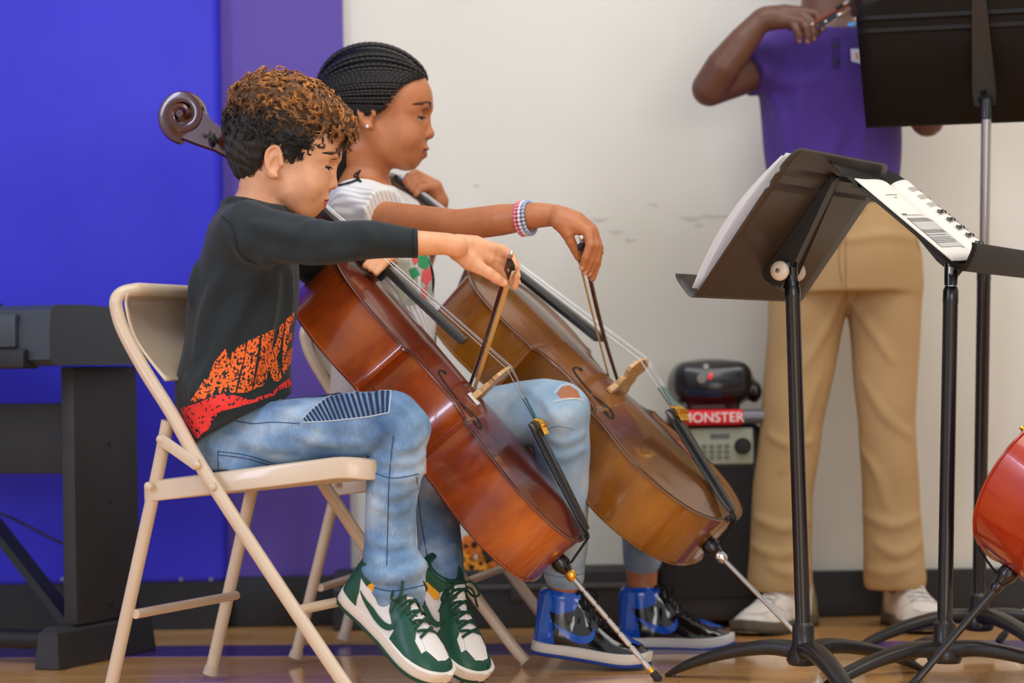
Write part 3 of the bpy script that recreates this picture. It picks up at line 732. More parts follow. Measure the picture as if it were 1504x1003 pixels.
def face_bits(parent, W, bv, iris, brow_col, lash=True, open_=.5, sides=(-1, 1), brow=(12, 1.0)):
    bmul = 1
    """eyes with lids, lashes and brows"""
    u = W.s; m_w = mat('eye_white', (226, 218, 210), .25); m_i = mat('eye_iris', iris, .15, coat=.6); m_l = mat('eyelash', (22, 15, 12), .7); m_b = mat('eyebrow_hair', brow_col, .8)
    for q in sides:
        c = W(475.2, 250.2, 20.8*q); mb = MB(); mb.ball(c, W.r((10.4, 9.4, 11.2)), 16, ax=W.ax); ey = mb.build('eye', m_w, parent)
        mb = MB(); mb.ball(W(481.2, 251.6, 22.3*q), W.r((5.2, 5.0, 6.4)), 12, ax=W.ax); mb.build('iris', m_i, ey)
        mb = MB(); P = [W(487.5, 248.8, 14*q), W(488.2, 249.0, 19*q), W(486.9, 249.3, 25*q), W(483, 249.2, 30*q), W(478, 249.0, 33.2*q), W(473.5, 249.5, 34.6*q)]
        mb.tube(catmull(P, 4), np.interp(np.linspace(0, 1, 21), [0, .5, 1], [.7, 1.25, .8])*u, 6)
        for k in range(1, 6): mb.tube([P[k], P[k]+A_dir(W, .6, -.35, .5*q)*3.4*u, P[k]+A_dir(W, .95, -.25, .75*q)*5.5*u], [.6*u, .45*u, .15*u], 4)
        mb.build('eyelashes', m_l, parent)
        mb = MB(); rng = np.random.default_rng(3)
        for k in range(230):
            t = (k % 115)/114; a = W(498-23*t, 232.0-3.5*math.sin(t*2.4)-1+rng.uniform(-1, 1)*(4.2-3.0*t), (9+26*t)*q)
            d = unit(A_dir(W, -1, .25-.55*t, .9*q)); h = bv.find_nearest(Vector(a)); 
            if h[0] is None: continue
            n = np.array(h[1]); b0 = np.array(h[0])-n*.0003; b1 = b0+(d-n*(d@n))*5.5*u*brow[1]+n*.0006; mb.tube([b0, (b0+b1)/2+n*.0005, b1], [.42*u, .36*u, .12*u], 4)
        mb.build('eyebrow', m_b, parent)
def A_dir(W, f, up, l): return W.ax[0]*f+W.ax[1]*up+W.ax[2]*l
def finger(F, pts, r0, r1, k=.003):
    n = len(pts); F.chain(pts, np.linspace(r0, r1, n), k, kk=.002)
def nails(L, m, parent):
    for a in L:
        mb = MB(); nail(mb, *a); mb.build('fingernail', m, parent)
def nail(mb, tip, prev, face, r):
    d = unit(np.asarray(tip)-np.asarray(prev)); n = np.asarray(face, float); n = unit(n-d*(n@d)); s = np.cross(d, n)
    mb.ball(np.asarray(tip)+n*r*.72-d*r*.15, (r*.95, r*.72, r*.32), 10, ax=np.stack([d, s, n]))
def poly_dist(X, Z, P):
    """signed distance (inside negative) to a closed polygon, in the x-z plane"""
    P = np.asarray(P, float); d = None; ins = np.zeros(np.broadcast(X, Z).shape, bool); n = len(P)
    for i in range(n):
        a, b = P[i], P[(i+1) % n]; e = b-a; wx = X-a[0]; wz = Z-a[1]; t = np.clip((wx*e[0]+wz*e[1])/(e@e+1e-12), 0, 1)
        q = (wx-e[0]*t)**2+(wz-e[1]*t)**2; d = q if d is None else np.minimum(d, q)
        c = (a[1] > Z) != (b[1] > Z); xi = a[0]+(Z-a[1])*e[0]/(e[1] if abs(e[1]) > 1e-12 else 1e-12); ins ^= c & (X < xi)
    d = np.sqrt(d); return np.where(ins, -d, d)
def clip_poly(F, poly, D):
    """keep only what lies inside an outline given in the x-z plane at depth D"""
    Q = [T(a, b, D)[[0, 2]] for a, b in poly]; X, Y, Z = F._pts(tuple(slice(0, len(a)) for a in F.ax))
    e = poly_dist(X[:, :, 0], Z[:, 0, :].reshape(1, -1), Q).astype(np.float32); F.d = np.maximum(F.d, e[:, None, :]); return F
def waves(F, amp, dirs, seed=0, band=.02):
    """cloth folds: a few crossing ripples"""
    rg = np.random.default_rng(seed); ph = rg.uniform(0, 6.28, len(dirs))
    def fn(X, Y, Z):
        s = 0
        for (dx, dy, dz, w), p in zip(dirs, ph): s = s+w*np.sin(X*dx+Y*dy+Z*dz+p+1.3*np.sin(X*dy*.31-Z*dx*.27+Y*dz*.4+p*2))
        return amp*s
    return F.disp(fn, band)
def stitch(mb, pts, bv, r=.0007, off=.0007):
    P = []
    for a, b in catmull([(x, y) for x, y in pts], 8):
        h = bv.ray_cast(Vector(CO), Vector(ray(a, b)))
        if h[0] is not None: P.append(np.array(h[0]+h[1]*(-off if h[1].dot(Vector(ray(a, b))) > 0 else off)))
    run = [P[0]] if P else []
    for p in P[1:]:
        if np.linalg.norm(p-run[-1]) > .03:
            if len(run) > 1: mb.tube(run, r, 5)
            run = [p]
        else: run.append(p)
    if len(run) > 1: mb.tube(run, r, 5)
def folds(F, bv, L, k=.014, inset=.45):
    """soft raised folds of cloth that follow the surface below"""
    for pts, r in L:
        P = []
        for a, b in catmull([(x, y) for x, y in pts], 4):
            hh = bv.ray_cast(Vector(CO), Vector(ray(a, b)))
            if hh[0] is not None: P.append(np.array(hh[0])-np.array(hh[1])*r*inset*(1 if hh[1].dot(Vector(ray(a, b))) < 0 else -1))
        if len(P) > 2:
            m = len(P); F.chain(P, r*(.35+.65*np.sin(PI*(np.arange(m)+.5)/m)), k)
# ---------------------------------------------------------------- shoes
def shoe_field(L, W, hc, high):
    h = .0028 if L > .2 else .0025
    F = Field(np.arange(-.03, L+.03, h), np.arange(-W/2-.03, W/2+.03, h), np.arange(-.02, hc+.05, h)); return F
def foot_w(x, L, W):
    return np.interp(x/L, [0, .015, .05, .12, .3, .5, .62, .72, .80, .86, .91, .95, .975, .99, 1.0], [.12, .22, .31, .36, .34, .38, .455, .495, .49, .46, .405, .33, .245, .165, .05])*W
def make_shoe(parent, M, L=.25, W=.098, hc=.095, C=None, high=False, seed=0, logo=True, lace_tail=False, loops=True):
    """M: columns = forward, lateral, up; origin under the heel. C: dict of colours"""
    M = np.array(M, float); R = M[:3, :3]; t = M[:3, 3]; w = lambda V: np.asarray(V)@R.T+t
    xs = np.linspace(0, L, 26); so = .026
    top = np.interp(xs/L, [0, .05, .25, .40, .55, .68, .80, .92, 1.0], [hc*.86, hc*.97, hc*.92, hc*.93 if high else hc*.86, .082, .066, .056, .046, .030])
    F = shoe_field(L, W, hc, high)
    X, Y, Z = F._pts(tuple(slice(0, len(a)) for a in F.ax))
    wi = foot_w(np.clip(X, 0, L), L, W)*.97; tp = np.interp(np.clip(X, 0, L).ravel(), xs, top).reshape(X.shape); zc = tp*.35
    narrow = np.clip((Z-zc)/(tp-zc), 0, 1); ww = wi*(1-.30*narrow**1.5)
    hh = np.where(Z > zc, tp-zc, zc+.01)
    p = 3.0; e = ((np.abs(Y)/ww)**p+(np.abs(Z-zc)/hh)**p)**(1/p); dx = np.maximum(np.maximum(-X-.002, X-L+.004), 0)
    F.d = np.maximum((e-1)*np.minimum(ww, hh)*.8, np.maximum(-X-.001, X-L+.003)).astype(np.float32); F.d = np.where(dx > .0, np.sqrt(np.maximum(F.d, 0)**2+dx**2), F.d).astype(np.float32)
    F.d = np.maximum(F.d, (.006-Z)).astype(np.float32)
    ank = L*.19
    F.chain([(ank, 0, .05), (ank*.93, 0, hc*.99)], [.040, .0395 if high else .041], .012)
    F.chain([(L*.42, 0, hc*.70), (L*.33, 0, hc*1.0), (L*.30, 0, hc*1.13)], [.024, .023, .016], .012)
    F.chain([(ank*.95, 0, hc*.62), (ank*.9, 0, hc*1.5)], [.024, .033], sub=False) if False else F.cone((ank*.95, 0, hc*.75), (ank*.93, 0, hc*1.5), .026, .034, .004, True)
    F.clip((0, 0, hc*1.13), (0, 0, 1)); V, Q = F.mesh(2)
    reg = [C[k_] for k_ in ('base', 'toe', 'collar', 'heel') if k_ in C]; nm_ = [k_ for k_ in ('base', 'toe', 'collar', 'heel') if k_ in C]
    up = skin_obj('shoe', w(V), Q, reg, parent); bv = tmp_bvh(V, Q); cc = V[Q].mean(1); mi_ = np.zeros(len(Q), int)
    if 'toe' in C: mi_[(cc[:, 0] > .80*L)] = nm_.index('toe')
    if 'heel' in C: mi_[(cc[:, 0] < .06*L)] = nm_.index('heel')
    if 'collar' in C: mi_[(cc[:, 2] > .93*hc) & (cc[:, 0] < .37*L)] = nm_.index('collar')
    if len(up.data.polygons) == len(mi_): up.data.polygons.foreach_set('material_index', mi_)
    # sole: foxing band and outsole
    for nm, z0, z1, ex, cm in (('midsole', .005, so, .0035, C['mid']), ('outsole', -.001, .007, .0045, C['out'])):
        mb = MB(); rings = []; o = [(x, foot_w(x, L, W)) for x in np.concatenate([[-ex], L*(1-np.cos(np.linspace(.12, PI-.06, 30)))/2, [L+ex]])]
        def ring(z, e2):
            a = [(x, min(foot_w(np.clip(x, 0, L), L, W)+e2, 1)) for x, _ in o]; a[0] = (a[0][0], .10*W); a[-1] = (a[-1][0], .06*W)
            toe = lambda x: .010*np.clip((x/L-.72)/.28, 0, 1)**2
            return [(x, y, z+toe(x)) for x, y in a]+[(x, -y, z+toe(x)) for x, y in a[::-1]]
        mb.loft([w(ring(z0, ex-.002)), w(ring(z0+.002, ex)), w(ring((z0+z1)/2, ex)), w(ring(z1-.002, ex)), w(ring(z1, ex-.003))]); mb.build(nm, cm, up, angle=50)
    cast = {}
    def lay(name, m, polys, off, sides=(-1, 1), step=.006, holes=()):
        for s in sides:
            mb = MB()
            for po in polys: decal(mb, [(a*L, b*hc) for a, b in po], bv, lambda x, z: ((x, s*.3, z), (0, -s, 0)), off, step, holes)
            if mb.n: mb.largest(); mb.v = [w(v) for v in mb.v]; mb.build(name, m, up, angle=180, fixn=False)
    def lay_top(name, m, polys, off, step=.006):
        mb = MB()
        for po in polys: decal(mb, [(a*L, b*W) for a, b in po], bv, lambda x, y: ((x, y, .3), (0, 0, -1)), off, step)
        if mb.n: mb.v = [w(v) for v in mb.v]; mb.build(name, m, up, angle=180, fixn=False)
    z = lambda v: v
    if 'heel' in C: lay('heel_panel', C['heel'], [[(-.02, .22), (.20, .22), (.17, .55), (.12, .80), (.10, 1.0), (.0, 1.05), (-.03, .6)]], .0012)
    if 'collar' in C: lay('collar_panel', C['collar'], [[(-.02, .80), (.10, .80), (.20, .74), (.33, .84), (.36, 1.0), (.33, 1.2), (-.02, 1.2)]], .0014)
    if 'toe' in C:
        lay('toe_panel', C['toe'], [[(.55, .15), (1.03, .15), (1.03, .55), (.90, .50), (.80, .46), (.70, .55), (.60, .70), (.54, .50)]], .0012)
    if 'eyestay' in C: lay('eyestay', C['eyestay'], [[(.34, .98), (.42, .62), (.52, .45), (.66, .40), (.70, .56), (.60, .78), (.50, .94), (.42, 1.02)]], .0013)
    if 'vamp' in C: lay_top('toe_box', C['vamp'], [[(.70, -.20), (.80, -.26), (.90, -.16), (.915, 0), (.90, .16), (.80, .26), (.70, .20), (.64, 0)]], .0012)
    if 'tab' in C: lay('side_tab', C['tab'], [[(.20, .76), (.33, .66), (.36, .74), (.33, .84), (.22, .88)]], .0017)
    if logo:
        sw = catmull([(.17, .60), (.22, .49), (.30, .36), (.38, .305), (.46, .31), (.515, .38), (.53, .48), (.515, .58), (.50, .50), (.475, .45), (.42, .425), (.34, .45), (.25, .52)], 4, closed=True)
        lay('side_mark', C['logo'], [sw], .0022, step=.006)
    # laces: crossing bars over the tongue
    mb = MB(); n = 7 if high else 6
    for i in range(n):
        a = .35+.34*i/(n-1); hz = np.interp(a, xs/L, top)
        for s in (-1, 1):
            pts = []
            for k in range(7):
                y = s*(-.024+.048*k/6); x = (a+.045*(k/6-.5))*L; h = bv.ray_cast(Vector((x, y, .3)), Vector((0, 0, -1)))
                if h[0] is not None: pts.append(np.array(h[0])+np.array([0, 0, .0025+.001*(s > 0)]))
            if len(pts) > 2: mb.tube(w(pts), .0034, 6, up=R@np.array([0, 0, 1.0]), sy=.45)
    for s in (-1, 1) if loops else ():
        b = np.array([L*.34, s*.006, hc*1.06]); mb.tube(w(catmull([b, b+[.012, s*.018, .016], b+[.03, s*.034, .002], b+[.02, s*.036, -.016], b+[.002, s*.016, -.004], b], 5)), .0024, 6)
        mb.tube(w(catmull([b, b+[.02, s*.02, .004], b+[.032, s*.040, -.022], b+[.036, s*.046, -.05 if lace_tail else -.030]], 5)), .0024, 6)
    mb.build('laces', C['lace'], up)
    return up
def shoe_frame(heel, toe, up_hint, L):
    f = unit(np.asarray(toe)-np.asarray(heel)); l = unit(np.cross(np.asarray(up_hint, float), f)); u = np.cross(f, l); M = np.eye(4); M[:3, 0] = f; M[:3, 1] = l; M[:3, 2] = u; M[:3, 3] = heel; return M
# ================================================================ the boy with the red-brown cello
DB = 4.50
def h(px, py, d=0.0): return T(px, py, DB+d)
SKIN_B = (226, 166, 124)
m_skin_b = mat('light_brown_skin', SKIN_B, .48, vcol=True, rgb2=(255, 247, 240), lo=-.2, hi=.5, nscale=90, sss=.12, bump=.05, bscale=260)
def skin_mat(name, rgb):
    m = bpy.data.materials.new(name); m.use_nodes = True; nt = m.node_tree; b = nt.nodes['Principled BSDF']; a = nt.nodes.new('ShaderNodeVertexColor'); a.layer_name = 'Col'
    n = nt.nodes.new('ShaderNodeTexNoise'); n.inputs['Scale'].default_value = 45; n.inputs['Detail'].default_value = 3; tc = nt.nodes.new('ShaderNodeTexCoord'); nt.links.new(tc.outputs['Object'], n.inputs[0])
    cr = nt.nodes.new('ShaderNodeValToRGB'); cr.color_ramp.elements[0].color = (.90, .86, .84, 1); cr.color_ramp.elements[1].color = (1.06, 1.05, 1.04, 1); cr.color_ramp.elements[0].position = .3; cr.color_ramp.elements[1].position = .7
    mx = nt.nodes.new('ShaderNodeMix'); mx.data_type = 'RGBA'; mx.blend_type = 'MULTIPLY'; mx.inputs[0].default_value = 1
    nt.links.new(n.outputs['Fac'], cr.inputs[0]); nt.links.new(a.outputs['Color'], mx.inputs[6]); nt.links.new(cr.outputs[0], mx.inputs[7]); nt.links.new(mx.outputs[2], b.inputs['Base Color'])
    b.inputs['Roughness'].default_value = .46; b.inputs['Subsurface Weight'].default_value = .15; b.inputs['Subsurface Radius'].default_value = (.010, .004, .002); b.inputs['Subsurface Scale'].default_value = .5
    return m
m_skin_b = skin_mat('light_brown_skin', SKIN_B)
boy = thing('person', (h(340, 640)[0], DB, 0), 'seated boy in a dark orange-printed sweatshirt and jeans, bowing a cello', 'person', 'people')
yawb = math.radians(10)
WB = head_map(h(409, 243), (.94, 0, -.342), (.342, 0, .94), (0, 1, 0), 1.0)
# trunk sections (photo row, back column, front column, half depth)
UB = math.atan2(VV[1], VV[0])
def trunk(rows, grow=0.0):
    L = []
    for (py, xb, xf, b, d) in rows:
        c = T((xb+xf)/2, py, DB+d); a = (xf-xb)/2*(DB+d)/FPX; L.append((c[2], c[0], c[1], a+grow, b+grow))
    return L
ROWS_B = [(292, 350, 420, .052, 0), (305, 324, 428, .105, 0), (330, 308, 436, .142, 0), (365, 297, 438, .150, 0), (410, 284, 438, .140, 0), (460, 276, 434, .132, 0), (510, 268, 430, .136, 0.0), (560, 260, 428, .152, 0.0), (600, 262, 428, .168, 0.0), (640, 274, 424, .176, 0.0), (660, 284, 410, .176, 0)]
F = Field(span((-.70, -.545, .007), (-.545, -.275, .0022), (-.275, -.12, .005), (-.12, .03, .002), (.03, .10, .006)), span((4.15, 4.25, .006), (4.25, 4.37, .0022), (4.37, 4.41, .004), (4.41, 4.59, .0021), (4.59, 5.02, .006)),
          span((-.02, .70, .009), (.70, .80, .004), (.80, .89, .002), (.89, 1.16, .0022), (1.16, 1.20, .006)))
head_sdf(F, WB)
F.chain([h(392, 262), h(386, 288), h(376, 322)], [.050, .047, .056], .022)
stack(F, trunk([(a, b, c, min(d, .125) if a > 480 else d, e) for a, b, c, d, e in ROWS_B], -.02), 0, .02)
# right arm, hand
shR, elR, wrR = T(362, 340, 4.385), T(480, 356, 4.275), T(655, 358, 4.30)
F.chain([shR, (shR+elR)/2, elR, T(560, 356, 4.27), T(612, 357, 4.285), wrR, T(672, 362, 4.305)], [.044, .034, .028, .024, .0225, .0195, .0205], .012)
q = lambda a, b, d: T(a, b, 4.338+d)
F.chain([q(672, 360, 0), q(698, 360, .006), q(722, 366, .012)], [.020, .0175, .0125], .008)
F.chain([q(672, 366, 0), q(695, 372, .002), q(718, 380, .010)], [.019, .018, .0120], .008)
F.chain([q(675, 370, -.004), q(690, 384, -.010), q(704, 393, -.012)], [.017, .0170, .0120], .008)
finger(F, [q(700, 391, -.012), q(718, 401, -.014), q(730, 409, -.010), q(739, 415, -.004)], .0118, .0082)
for P in ([q(720, 364, .012), q(738, 366, .018), q(752, 378, .016), q(757, 392, .004)], [q(720, 370, .012), q(742, 373, .024), q(757, 388, .024), q(759, 405, .010)],
          [q(719, 377, .012), q(740, 386, .026), q(756, 400, .028), q(759, 414, .014)], [q(715, 384, .010), q(735, 396, .026), q(750, 410, .028), q(756, 421, .016)]):
    finger(F, P, .0098, .0064)
# left arm behind the cello, fingertips on the near side of the fingerboard
shL, elL = T(425, 345, 4.64), T(500, 420, 4.93)
F.chain([shL, elL, T(560, 385, 4.86), T(566, 378, 4.82)], [.044, .034, .022, .021], .012)
F.chain([T(566, 378, 4.82), T(566, 378, 4.77)], [.021, .018], .008)
for k, (a, b) in enumerate(((536, 391), (544, 396), (552, 402))):
    finger(F, [T(a+26, b-16, 4.775), T(a+20, b-22, 4.735), T(a+7, b-8, 4.70), T(a, b, 4.685)], .0092, .0066)
# legs inside the jeans
hipR, knR, anR = T(345, 642, 4.42), T(584, 622, 4.345), T(588, 862, 4.38)
hipL, knL, anL = T(385, 640, 4.62), T(648, 606, 4.89), T(648, 862, 4.63)
F.chain([hipR, knR, T(575, 740, 4.365), anR], [.035, .042, .036, .028], .02); F.chain([hipL, knL, T(637, 735, 4.76), anL], [.035, .042, .036, .028], .02)
V, Q = F.mesh(1); bvb = tmp_bvh(V, Q)
body = skin_obj('body', V, Q, m_skin_b, boy, cols=face_cols(V, WB, SKIN_B, (196, 112, 92)))
face_bits(boy, WB, bvb, (40, 24, 16), (58, 38, 26), open_=.62)
nails([(q(739, 415, -.004), q(730, 409, -.010), (0, -1, .2), .0078)]+[(t_, p_, (1, .3, 0), .0066) for t_, p_ in ((q(757, 392, .004), q(752, 378, .016)), (q(759, 405, .010), q(757, 388, .024)), (q(759, 414, .014), q(756, 400, .028)))], mat('pale_fingernail', (232, 184, 156), .3, coat=.3), boy)
# ---- sweatshirt
m_shirt = mat('charcoal_jersey', (20, 29, 33), .8, rgb2=(26, 36, 40), nscale=14, sheen=.08, bump=.15, bscale=420)
F = Field(np.arange(-.68, .0, .004), np.arange(4.18, 5.06, .0045), np.arange(.36, .97, .004))
stack(F, trunk(ROWS_B[1:]), 0, 0)
F.chain([T(366, 342, 4.375), T(420, 350, 4.325), elR, T(545, 354, 4.27), T(590, 356, 4.28), T(614, 357, 4.285)], [.057, .046, .0385, .034, .029, .0265], .03)
F.chain([shL, elL, T(550, 392, 4.875)], [.055, .042, .032], .03)
F.chain([h(340, 296, -.05), h(332, 299, .0), h(345, 300, .06), h(395, 310, .075), h(430, 328, .03), h(432, 330, -.03), h(405, 312, -.068), h(365, 300, -.07), h(340, 296, -.05)], np.full(9, .013), .012, sm=3)
waves(F, .0022, [(24, 10, 35, .6), (-35, 20, 30, .5), (20, 40, -25, .35)], 4)
V, Q = F.mesh(1); folds(F, tmp_bvh(V, Q), [([(392, 400), (360, 440), (320, 520), (285, 580)], .013), ([(405, 410), (395, 470), (370, 540), (330, 600)], .012), ([(330, 400), (305, 450), (290, 520)], .012), ([(425, 400), (424, 450), (415, 520)], .009),
    ([(352, 300), (345, 340), (362, 380)], .010), ([(375, 330), (430, 345), (470, 350)], .010), ([(452, 330), (458, 350), (452, 378)], .009), ([(470, 327), (476, 345), (468, 375)], .007), ([(400, 372), (450, 378), (520, 372)], .010), ([(540, 340), (548, 356), (542, 372)], .006),
    ([(300, 330), (290, 380), (282, 440)], .012), ([(275, 560), (310, 590), (350, 600)], .010), ([(390, 380), (378, 400), (350, 420)], .012)], .020, .2)
F.clip(T(614, 357, 4.285), (1, .05, 0))
va = T(428, 574, 4.4)-T(288, 650, 4.4); F.clip(T(288, 650, 4.4), np.cross(va, (0, 1, 0)) if np.cross(va, (0, 1, 0))[2] < 0 else -np.cross(va, (0, 1, 0)))
F.cone(h(386, 240), h(378, 322), .050, .056, .006, True)
V, Q = F.mesh(1); print("SHIRT", V.min(0), V.max(0), len(V)); bvs = tmp_bvh(V, Q)
shirt = skin_obj('sweatshirt', V, Q, m_shirt, boy)
mb = MB()
for pts in ([(608, 336), (606, 345), (606, 360), (608, 376)], [(300, 300), (340, 330), (352, 372), (380, 388)]): stitch(mb, pts, bvs, .0009)
mb.build('seam', mat('dark_seam', (18, 22, 25), .9), shirt)
# print on the front: claw-cut letters in speckled orange over a red band
def speck(name, c1, c2, sc, th):
    m = bpy.data.materials.new(name); m.use_nodes = True; nt = m.node_tree; b = nt.nodes['Principled BSDF']; tc = nt.nodes.new('ShaderNodeTexCoord')
    n = nt.nodes.new('ShaderNodeTexNoise'); n.inputs['Scale'].default_value = sc; n.inputs['Detail'].default_value = 1.5; nt.links.new(tc.outputs['Object'], n.inputs[0])
    cr = nt.nodes.new('ShaderNodeValToRGB'); cr.color_ramp.interpolation = 'CONSTANT'; cr.color_ramp.elements[0].color = (*lin(c2), 1); cr.color_ramp.elements[1].position = th; cr.color_ramp.elements[1].color = (*lin(c1), 1)
    nt.links.new(n.outputs['Fac'], cr.inputs[0]); nt.links.new(cr.outputs[0], b.inputs['Base Color']); b.inputs['Roughness'].default_value = .8; return m
Z4 = lambda P: [(240+a*.33898, 360+b*.33898) for a, b in P]
N_ = [(120, 672), (155, 620), (178, 580), (190, 585), (205, 550), (222, 505), (250, 470), (268, 448), (282, 490), (292, 505), (297, 460), (305, 470), (322, 440), (355, 425), (352, 480), (335, 540), (322, 590), (310, 640), (292, 642), (282, 610), (270, 640), (262, 615), (245, 650), (232, 610), (212, 660), (200, 640), (180, 668), (160, 665), (140, 680)]
I_ = [(366, 415), (418, 393), (410, 450), (398, 520), (388, 590), (380, 632), (352, 640), (318, 640), (332, 590), (346, 530), (356, 470)]
K_ = [(428, 388), (478, 362), (474, 410), (466, 455), (478, 440), (494, 395), (502, 350), (524, 330), (512, 400), (500, 460), (486, 490), (500, 530), (512, 575), (492, 592), (470, 585), (460, 545), (452, 540), (444, 585), (428, 610), (402, 618), (384, 628), (394, 590), (410, 520), (420, 450)]
E_ = [(530, 322), (566, 290), (560, 330), (545, 352), (540, 385), (556, 378), (552, 410), (536, 428), (532, 462), (556, 440), (554, 480), (548, 510), (520, 560), (512, 540), (514, 470), (520, 400)]
m_pl = speck('speckled_orange_print', (238, 104, 32), (32, 26, 24), 210, .455)
for po in (N_, I_, K_, E_):
    mb = MB(); decal(mb, Z4(po), bvs, px_ray, .0012, 6); mb.build('printed_letter', m_pl, shirt, angle=180, fixn=False)
RED = [(78, 706), (130, 690), (190, 668), (215, 655), (240, 652), (262, 640), (275, 658), (300, 650), (340, 660), (372, 672), (420, 655), (470, 640), (490, 615), (545, 575), (556, 540), (566, 590), (540, 615), (490, 630), (480, 650), (400, 680), (330, 700), (250, 718), (235, 735), (232, 752), (205, 760), (208, 775), (195, 800), (175, 812), (150, 838), (135, 822), (115, 790), (95, 758)]
mb = MB(); decal(mb, Z4(RED), bvs, px_ray, .0012, 6); mb.largest()
mb.build('printed_band', speck('speckled_red_print', (230, 48, 40), (40, 22, 22), 130, .40), shirt, angle=180, fixn=False)
# ---- jeans
def denim(name, c1, c2, c3):
    m = bpy.data.materials.new(name); m.use_nodes = True; nt = m.node_tree; N = nt.nodes; L = nt.links; b = N['Principled BSDF']; tc = N.new('ShaderNodeTexCoord')
    n1 = N.new('ShaderNodeTexNoise'); n1.inputs['Scale'].default_value = 9; n1.inputs['Detail'].default_value = 5; L.new(tc.outputs['Object'], n1.inputs[0])
    mp = N.new('ShaderNodeMapping'); mp.inputs['Scale'].default_value = (160, 160, 20); L.new(tc.outputs['Object'], mp.inputs[0])
    n2 = N.new('ShaderNodeTexNoise'); n2.inputs['Scale'].default_value = 5; n2.inputs['Detail'].default_value = 3; L.new(mp.outputs[0], n2.inputs[0])
    mx = N.new('ShaderNodeMix'); mx.data_type = 'FLOAT'; mx.inputs[0].default_value = .16; L.new(n1.outputs['Fac'], mx.inputs[2]); L.new(n2.outputs['Fac'], mx.inputs[3])
    cr = N.new('ShaderNodeValToRGB'); e = cr.color_ramp.elements; e[0].position = .33; e[0].color = (*lin(c1), 1); e[1].position = .66; e[1].color = (*lin(c3), 1); k = e.new(.5); k.color = (*lin(c2), 1)
    L.new(mx.outputs[0], cr.inputs[0]); L.new(cr.outputs[0], b.inputs['Base Color']); b.inputs['Roughness'].default_value = .85
    w_ = N.new('ShaderNodeTexNoise'); w_.inputs['Scale'].default_value = 420; L.new(tc.outputs['Object'], w_.inputs[0]); bp = N.new('ShaderNodeBump'); bp.inputs['Strength'].default_value = .25; bp.inputs['Distance'].default_value = .002
    L.new(w_.outputs['Fac'], bp.inputs['Height']); L.new(bp.outputs[0], b.inputs['Normal']); return m
m_jean = denim('washed_blue_denim', (58, 88, 130), (112, 146, 182), (182, 202, 220))
F = Field(np.arange(-.70, -.05, .004), np.arange(4.24, 4.99, .0045), np.arange(.13, .66, .0038))
stack(F, trunk([(575, 275, 415, .125, .015), (610, 276, 418, .135, .015), (650, 284, 425, .15, .015), (685, 294, 420, .15, .015)]), 0, 0)
F.chain([T(340, 645, 4.445), T(440, 634, 4.385), T(530, 622, 4.35), T(575, 618, 4.34), T(590, 632, 4.34)], [.062, .0595, .058, .054, .050], .03)
F.chain([T(588, 632, 4.34), T(580, 690, 4.35), T(574, 745, 4.36), T(572, 800, 4.37), T(578, 835, 4.375), T(582, 872, 4.38)], [.051, .049, .0465, .0465, .0575, .0525], .012)
F.chain([hipL, (hipL+knL)/2, knL, T(640, 680, 4.80), T(640, 735, 4.74), T(646, 800, 4.67), T(646, 856, 4.64)], [.066, .062, .052, .046, .043, .043, .049], .02)
V, Q = F.mesh(1); folds(F, tmp_bvh(V, Q), [([(537, 690), (560, 704), (600, 702), (622, 688)], .011), ([(538, 712), (575, 726), (612, 714)], .008), ([(580, 662), (606, 656), (624, 640)], .009), ([(560, 676), (600, 680), (624, 666)], .008), ([(526, 834), (550, 846), (590, 844), (624, 828)], .017),
    ([(536, 812), (570, 826), (608, 812)], .009), ([(530, 862), (570, 872), (622, 866)], .007), ([(540, 790), (575, 802), (606, 796)], .006), ([(565, 584), (592, 600), (612, 622)], .008), ([(530, 668), (548, 650), (566, 630)], .009), ([(440, 640), (480, 650), (530, 650)], .008),
    ([(400, 600), (430, 606), (470, 626)], .008), ([(330, 640), (370, 650), (430, 660)], .009), ([(546, 740), (580, 752), (600, 742)], .006), ([(625, 700), (640, 712), (660, 700)], .006), ([(622, 800), (645, 812), (668, 800)], .008), ([(622, 830), (645, 840), (670, 828)], .008)], .012, .3)
waves(F, .0014, [(60, 10, 40, .6), (-30, 20, 75, .6), (90, 40, -70, .4)], 9)
F.clip(T(582, 876, 4.38), (.03, 0, -1)) if False else None
V, Q = F.mesh(1); bvj = tmp_bvh(V, Q)
jeans = skin_obj('jeans', V, Q, m_jean, boy)
# ribbed knee panel
m_navy = mat('navy_rib_gap', (34, 44, 70), .9); m_lt = mat('pale_thread', (196, 206, 214), .8)
mb = MB(); ml = MB(); tp = catmull([(443, 617), (462, 598), (491, 579), (530, 575), (574, 574)], 10); bt = catmull([(446, 620), (475, 619), (505, 616), (540, 612), (571, 606)], 10)
for i in range(2, len(tp)-1, 2):
    a, b = tp[i], bt[i]; c_, d_ = tp[i]*-.1+tp[i+1]*1.1, bt[i]*-.1+bt[i+1]*1.1
    decal(mb, [a, c_, d_, b], bvj, px_ray, .0012, 4)
stitch(ml, [tuple(p) for p in tp[::4]], bvj, .001); stitch(ml, [tuple(p) for p in bt[::4]], bvj, .001); stitch(ml, [(574, 574), (573, 590), (571, 606)], bvj, .001)
mb.build('rib_panel', m_navy, jeans, angle=180, fixn=False); ml.build('panel_stitching', m_lt, jeans)
ml = MB()
for P in ([(320, 663), (360, 668), (402, 680)], [(320, 663), (321, 690)], [(330, 615), (370, 622), (400, 620), (440, 622)], [(320, 668), (360, 673), (400, 684)], [(540, 690), (575, 702), (615, 696)], [(578, 640), (572, 700), (570, 760), (568, 830)], [(535, 858), (575, 868), (628, 858)],
          [(290, 650), (310, 628), (335, 612)], [(612, 700), (618, 760), (630, 830)]): stitch(ml, P, bvj, .0008)
